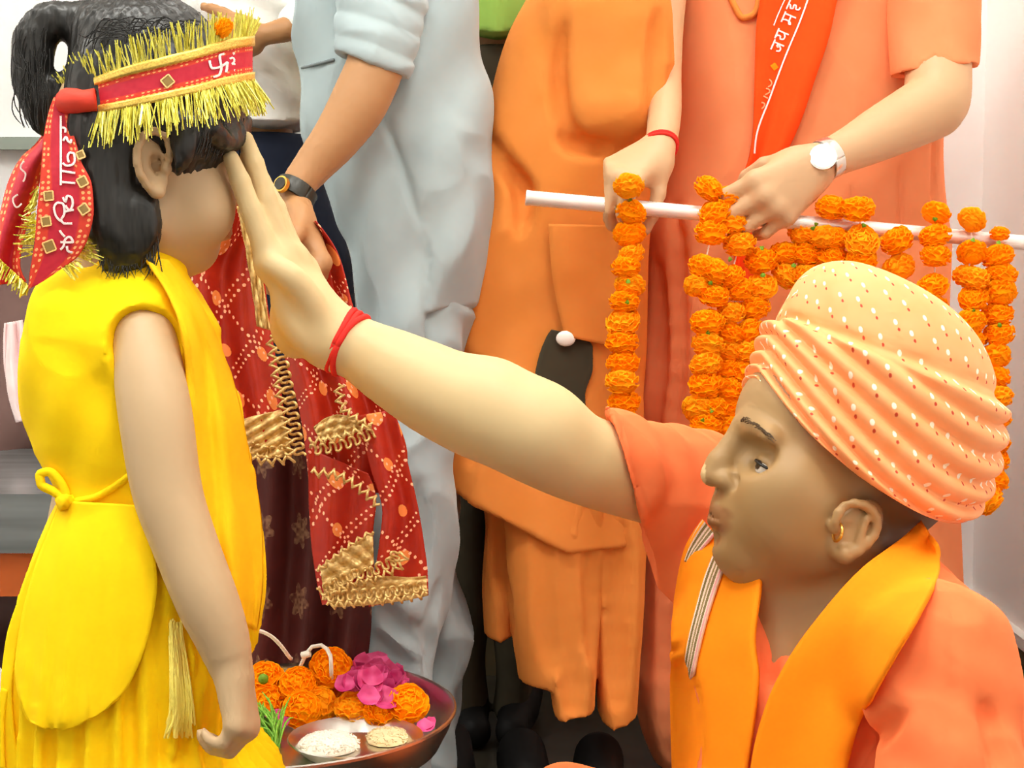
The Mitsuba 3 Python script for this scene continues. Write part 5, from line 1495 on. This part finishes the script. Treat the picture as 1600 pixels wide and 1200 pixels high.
scallop([(530, 600), (533, 630), (548, 648), (580, 664)], 1.915)
scallop([(580, 664), (552, 676), (520, 686), (486, 690)], 1.912, rows=2)
goldband([(490, 668, 500, 688), (530, 648, 535, 682), (560, 656, 566, 672), (574, 662, 578, 668)], 1.918)
scallop([(488, 738), (520, 740), (548, 752), (574, 772), (592, 788)], 1.905)
goldband([(582, 832, 584, 880), (550, 852, 566, 896), (520, 872, 536, 916), (500, 886, 508, 938)], 1.905)
scallop([(584, 830), (556, 846), (524, 870), (498, 890)], 1.902, amp=.003)
scallop([(506, 936), (530, 922), (560, 908), (584, 905), (600, 896), (624, 884), (632, 862)], 1.898, rows=2)
goldband([(512, 930, 520, 948), (560, 908, 570, 946), (600, 900, 606, 942), (640, 902, 644, 936), (666, 900, 668, 930)], 1.898)
scallop([(512, 944), (560, 940), (610, 936), (668, 926)], 1.893, rows=2)
for g_ in GB:
    put(dk_ + '__gold_border', g_, 'gota_gold', True, label='broad crinkled gold border')
put(dk_ + '__gold_scallops', join(SC), 'gota_gold', True, kind='stuff')

# ---------------------------------------------------------------- steel offering plate
mat('steel', srgb(222, 218, 208), 0.27, metallic=1.0)
mat('rice_white', srgb(240, 234, 220), .8)
mat('paste_cream', srgb(226, 206, 160), .7)
mat('rose_petal', mikit.proc(lambda p, n, uv: mikit.mix(srgb(186, 22, 96), srgb(224, 92, 150), mikit.noise(p.x * 130, p.y * 130, p.z * 130))), .5, .3, .4)
mat('grass_green', mikit.proc(lambda p, n, uv: mikit.mix(srgb(84, 150, 34), srgb(150, 200, 70), mikit.noise(p.x * 300, p.y * 300, p.z * 300))), .5)
mat('stool_wood', srgb(88, 40, 22), .5)
def onz(px, py, z):
    ray = P(px, py, 1.0) - CAM
    return CAM + ray * ((z - CAM[2]) / ray[2])
C0 = P(421, 1105, 1.85); ZR = C0[2]; RR = .2195; ZB = ZR - .045
def lathe(prof, c, n=96):
    prof = np.asarray(prof, float)
    a = np.linspace(0, 2 * np.pi, n, endpoint=False)
    v = np.stack([prof[:, None, 0] * np.cos(a), prof[:, None, 0] * np.sin(a), np.repeat(prof[:, 1:2], n, 1)], -1).reshape(-1, 3) + c
    i, j = np.meshgrid(np.arange(len(prof) - 1), np.arange(n), indexing='ij')
    q = np.stack([i * n + j, i * n + (j + 1) % n, (i + 1) * n + (j + 1) % n, (i + 1) * n + j], -1).reshape(-1, 4)
    return v, np.vstack([q[:, [0, 2, 1]], q[:, [0, 3, 2]]])
cc = np.array([C0[0], C0[1], 0])
tk = thing('offering_plate', 'large round steel plate heaped with flowers beside the child', 'plate')
put(tk + '__tray', lathe([(.0005, ZB), (RR * .82, ZB), (RR * .90, ZB + .006), (RR * .955, ZB + .03), (RR * .975, ZR - .003), (RR * .99, ZR), (RR, ZR - .001), (RR, ZR - .004), (RR * .985, ZR - .006), (RR * .965, ZB + .024), (RR * .91, ZB + .001), (RR * .84, ZB - .004), (.0005, ZB - .004)], cc), 'steel', 35)
st = thing('stool', 'low round wooden stool under the offering plate', 'stool')
zs_ = ZB - .0042
put(st + '__seat', lathe([(.0005, zs_), (.12, zs_), (.128, zs_ - .006), (.128, zs_ - .02), (.12, zs_ - .026), (.0005, zs_ - .026)], cc, 48), 'stool_wood', 35)
for a in range(4):
    d = np.array([math.cos(a * 1.571 + .78), math.sin(a * 1.571 + .78), 0])
    put(st + '__leg', tube([cc + d * .085 + [0, 0, zs_ - .02], cc + d * .105 + [0, 0, 0.0]], [.014, .012], 12), 'stool_wood', 40)
for text, x, y, r in (('orange marigold with a green centre at the left edge of the plate', 415, 1062, 26), ('orange marigold second from the left in the back row on the plate', 466, 1070, 26), ('orange marigold standing highest on the plate', 517, 1043, 28), ('orange marigold at the left front by the green grass', 420, 1098, 25), ('orange marigold in the front row behind the rice', 472, 1110, 27),
                      ('orange marigold just under the highest flower', 520, 1082, 24), ('orange marigold at the front, third along the rice dish', 551, 1108, 25), ('orange marigold at the front below the pink petals', 596, 1112, 24), ('tall orange marigold right of the pink petals', 638, 1100, 28), ('orange marigold wedged low between the front row and the grass side', 500, 1102, 24), ('orange marigold nestled right under the pink petals', 574, 1094, 23)):
    zf = ZB + .022 + .022 * (y < 1075) + (.018 if y < 1050 else 0) + (.010 if r == 28 and y > 1050 else 0)
    q = onz(x, y, zf)
    k = thing('marigold', text, 'flower', 'loose marigolds on the offering plate')
    put_flower(k + '__bloom', q, r * (q[1] / FPX) * 1.16, rot([1, 0, 0], .9 + rf.uniform(-.5, .5)) @ rot([0, 0, 1], rf.uniform(0, 6)))
    if x == 415:
        put_calyx(k + '__calyx', q + np.array([.0, -.018, .006]), [0, -1, .3], .016)
    else:
        put_calyx(k + '__calyx', q + np.array([.0, .004, -.012]), [.2, 0, -1], .012)
# petals
pet = []
def petal(c, nrm, size, roll_):
    uu_ = np.linspace(-1, 1, 7); G = np.zeros((7, 7, 3))
    n_ = unit(nrm); a = unit(np.cross(n_, [math.cos(roll_), math.sin(roll_), .3])); b = np.cross(n_, a)
    for i, p_ in enumerate(uu_):
        for j, q_ in enumerate(uu_):
            w = 1 - .35 * p_ ** 2 - .25 * max(0, -p_)
            G[i, j] = np.asarray(c) + size * (a * p_ + b * q_ * w + n_ * (.45 * (p_ * p_ + q_ * q_ * w * w) - .1))
    return solid(G, .0006)[:2]
for i in range(64):
    if i < 40:
        x, y, z = rf.normal(570, 16), rf.normal(1054, 11), ZB + .045 + rf.uniform(-.012, .014)
    elif i < 58:
        x, y, z = rf.normal(612, 15), rf.normal(1066, 8), ZB + .035 + rf.uniform(-.010, .012)
    else:
        x, y, z = rf.normal(588, 10), rf.normal(1086, 4), ZB + .04
    pet.append(petal(onz(x, y, z), [rf.normal(0, .6), rf.normal(-.6, .5), 1], rf.uniform(.011, .018), rf.uniform(0, 6)))
for x, y in ((434, 1128), (442, 1134), (428, 1120), (452, 1076), (664, 1138), (670, 1134), (440, 1070), (446, 1066)):
    pet.append(petal(onz(x, y, ZB + .012), [rf.normal(0, .3), -.4, 1], .011, rf.uniform(0, 6)))
put('rose_petals', join(pet), 'rose_petal', True, label='loose heap of deep pink rose petals among the marigolds', category='petals', kind='stuff')
gr = []
for i in range(130):
    a = onz(rf.uniform(384, 440), rf.uniform(1150, 1172), ZB + .006 + rf.uniform(0, .012))
    b = a + np.array([rf.normal(-.030, .018), rf.uniform(.02, .075), rf.uniform(.010, .036)])
    m_ = (a + b) / 2 + [0, 0, .012]
    gr.append(tube(spline(np.array([b, m_, a]), 5), [.0004, .0012, .0015, .0014, .0010], 4))
put('grass', join(gr), 'grass_green', True, label='bunch of fresh green grass blades at the near side of the plate', category='grass', kind='stuff')
C1 = onz(556, 1152, ZB + .016); c1 = np.array([C1[0], C1[1], 0])
kd = thing('dish', 'small shallow steel dish of rice inside the large plate', 'dish')
put(kd + '__tray', lathe([(.0005, ZB + .003), (.060, ZB + .003), (.072, ZB + .014), (.078, ZB + .018), (.079, ZB + .0165), (.073, ZB + .011), (.061, ZB + .0005), (.0005, ZB + .0005)], c1, 64), 'steel', 35)
def heap(c, rx, ry, h, seed, grains, mat_, key, label, size):
    r4_ = np.random.default_rng(seed); out_ = []
    base = trimesh.creation.icosphere(3, 1.0); v_ = np.array(base.vertices) * [rx * .93, ry * .93, h]
    v_[:, 2] = np.maximum(v_[:, 2], -.001)
    out_.append((v_ * (1 + .08 * (meshkit.noise(v_ * 120, seed) - .5))[:, None] + c, base.faces))
    g_ = trimesh.creation.icosphere(0, 1.0)
    for i in range(grains):
        a, q = r4_.uniform(0, 6.283), math.sqrt(r4_.uniform(0, 1))
        p_ = np.array([rx * q * math.cos(a), ry * q * math.sin(a), h * math.sqrt(max(0, 1 - q * q)) * .96])
        R = rot(r4_.normal(size=3), r4_.uniform(0, 6))
        out_.append(((np.array(g_.vertices) * [size * 2.6, size, size]) @ R.T + p_ + c, g_.faces))
    put(key, join(out_), mat_, True, label=label, category='rice' if 'rice' in key else 'flour', kind='stuff')
q1 = onz(514, 1162, ZB + .008); heap(np.array([q1[0], q1[1], ZB + .005]), .036, .040, .014, 3, 420, 'rice_white', 'rice', 'heap of white rice on the left of the small dish', .0011)
q2 = onz(606, 1150, ZB + .008); heap(np.array([q2[0], q2[1], ZB + .005]), .027, .032, .010, 4, 200, 'paste_cream', 'flour', 'heap of cream coloured flour on the right of the small dish', .0009)
cord1 = spline(np.array([P(380, 990, 1.80), P(398, 986, 1.82), P(420, 992, 1.86), P(438, 1008, 1.90), P(450, 1024, 1.94), onz(458, 1040, ZB + .02), onz(470, 1052, ZB + .006)]), 50)
cord2 = spline(np.array([onz(480, 1040, ZB + .01), P(478, 1022, 1.95), P(486, 1011, 1.95), P(500, 1008, 1.95), P(511, 1014, 1.94), P(517, 1028, 1.93), onz(520, 1046, ZB + .02)]), 40)
put('white_cord', join([tube(cord1, .0024, 8), tube(cord2, .0026, 8), tube([P(472, 1024, 1.948), P(484, 1021, 1.945)], .0045, 10)]), 'white_string', True, label='white cord looping up over the back rim of the plate', category='cord')

# ---------------------------------------------------------------- far left
mat('rail_grey', srgb(150, 160, 150), .5)
zr_ = P(20, 226, YB)[2]
put('trim_2', slab((XL, YB - .03, zr_ - .012), (-.80, YB, zr_ + .010)), 'rail_grey', False, kind='structure')
cloth('mauve_cloth', srgb(96, 72, 68), srgb(120, 94, 88), 20)
cloth('pale_pink_cloth', srgb(226, 196, 196), srgb(240, 222, 220), 20)
mat('table_orange', srgb(176, 84, 30), .5)
SK = lambda p: CAM + (np.asarray(p, float) - CAM) * 1.2
k6 = thing('person', 'person in dim mauve clothes with a pale pink scarf, behind the child at the left', 'person')
q_ = 1.2
F_ = box_field((-1.36, 2.30, .04), (-.66, 2.86, 1.30), .007)
F_.add(ell(SK((-.86, 2.2, .62)), (.14, .11, .26)), .03); F_.add(cone(SK((-1.0, 2.2, .78)), .06, SK((-.72, 2.2, .78)), .06), .05)
chain(F_, [(SK((-.71, 2.19, .78)), .054), (SK((-.66, 2.12, .62)), .047), (SK((-.70, 2.04, .50)), .038)], .02)
hand(F_, SK((-.70, 2.04, .50)), [-.7, -.5, -.3], [0, .2, 1], 1.0, curls=((30, 40, 25),) * 4, side=1)
for s_x in (-.12, .08):
    F_.add(cone(SK((-.86 + s_x, 2.2, .45)), .07, (-1.04 + s_x, 2.64, .06), .045), .03)
F_.add(cone(SK((-.86, 2.2, .8)), .058, SK((-.87, 2.18, .96)), .058), .02); F_.add(ell(SK((-.87, 2.16, 1.02)), (.088, .11, .13)), .02)
v, f = F_.mesh(); put(k6 + '__body', (v, f), 'skin', True, color=tint(v, SKIN_A, []))
F_ = box_field((-1.42, 2.26, .04), (-.62, 2.88, .92), .006)
mf = lambda X, Y, Z: .006 * np.sin(40 * X + 30 * Z) + .004 * np.sin(60 * Z)
F_.add(ell(SK((-.86, 2.2, .58)), (.19, .155, .34)), .03, mf); F_.add(cone(SK((-1.02, 2.2, .78)), .078, SK((-.70, 2.2, .78)), .078), .05, mf)
F_.add(loft([.05, .25, .50], [-1.03] * 3, [2.63] * 3, [.25, .22, .18], [.17, .16, .14], 2.2), .04, mf)
chain(F_, [(SK((-.70, 2.19, .78)), .074), (SK((-.655, 2.12, .63)), .067), (SK((-.68, 2.05, .54)), .06)], .02)
put(k6 + '__dress', F_.mesh(), 'mauve_cloth')
sc6 = band([(8, 505, 2.36, 34, 500, 2.36), (6, 560, 2.35, 44, 560, 2.35), (12, 610, 2.34, 48, 610, 2.34), (26, 660, 2.34, 52, 655, 2.34)], 16, 40, fold=ffold(.008, 12, 0), thick=.003)
put(k6 + '__scarf', sc6[:2], 'pale_pink_cloth', label='pale pink scarf end')
hr6 = box_field((-1.24, 2.40, .88), (-.86, 2.80, 1.28), .007); hr6.add(ell(SK((-.87, 2.185, 1.04)), (.104, .12, .134))); hr6.cut(ell(SK((-.86, 2.06, 1.0)), (.078, .072, .108)), .01)
put(k6 + '__hair', hr6.mesh(), 'hair_black')
tb = thing('table', 'steel topped low table with an orange front at the left edge', 'table')
mat('brushed_steel', mikit.proc(lambda p, n, uv: mikit.mix(srgb(120, 126, 126), srgb(170, 176, 178), mikit.fbm(p.x * 6, p.y * 40, p.z * 60, 3))), .3, metallic=.8)
ta = P(92, 772, 2.0); tb0 = P(92, 866, 2.0); tb1 = P(70, 938, 2.0)
put(tb + '__top', slab((-1.3, ta[1], tb0[2]), (ta[0], ta[1] + .0, ta[2]) if False else (ta[0], ta[1] + .45, ta[2])), 'brushed_steel', False)
put(tb + '__front_board', slab((-1.29, ta[1] + .01, tb1[2]), (ta[0] - .02, ta[1] + .04, tb0[2] - .001)), 'table_orange', False)
for x, y in ((-1.27, .05), (ta[0] - .07, .05), (-1.27, .40), (ta[0] - .07, .40)):
    put(tb + '__leg', slab((x, ta[1] + y, 0), (x + .04, ta[1] + y + .04, tb0[2] - .001)), 'stool_wood', False)
mat('bag_white', srgb(244, 244, 244), .6)
mat('navy_piping', srgb(40, 40, 110), .6)
bg_ = thing('bag', 'white cloth bag with navy piping low behind the yellow skirt', 'bag')
FB = box_field((-1.0, 1.74, 0), (-.55, 2.12, .36), .006)
FB.add(loft([0, .05, .2, .30], [-.76, -.76, -.755, -.75], [1.87] * 4, [.16, .19, .18, .12], [.08, .10, .09, .04], 2.6), 0, lambda X, Y, Z: .004 * np.sin(40 * X + 22 * Z))
put(bg_ + '__body', FB.mesh(), 'bag_white')
hbg = hits(FB)
ln = spline(np.array([(18, 1100), (28, 1122), (44, 1140), (70, 1150)]), 20); dd = fill_nan(hbg(ln[:, 0], ln[:, 1])[None], 1.85)[0]
put(bg_ + '__piping', tube([P(x, y, d - .001) for (x, y), d in zip(ln, dd)], .0028, 6), 'navy_piping')
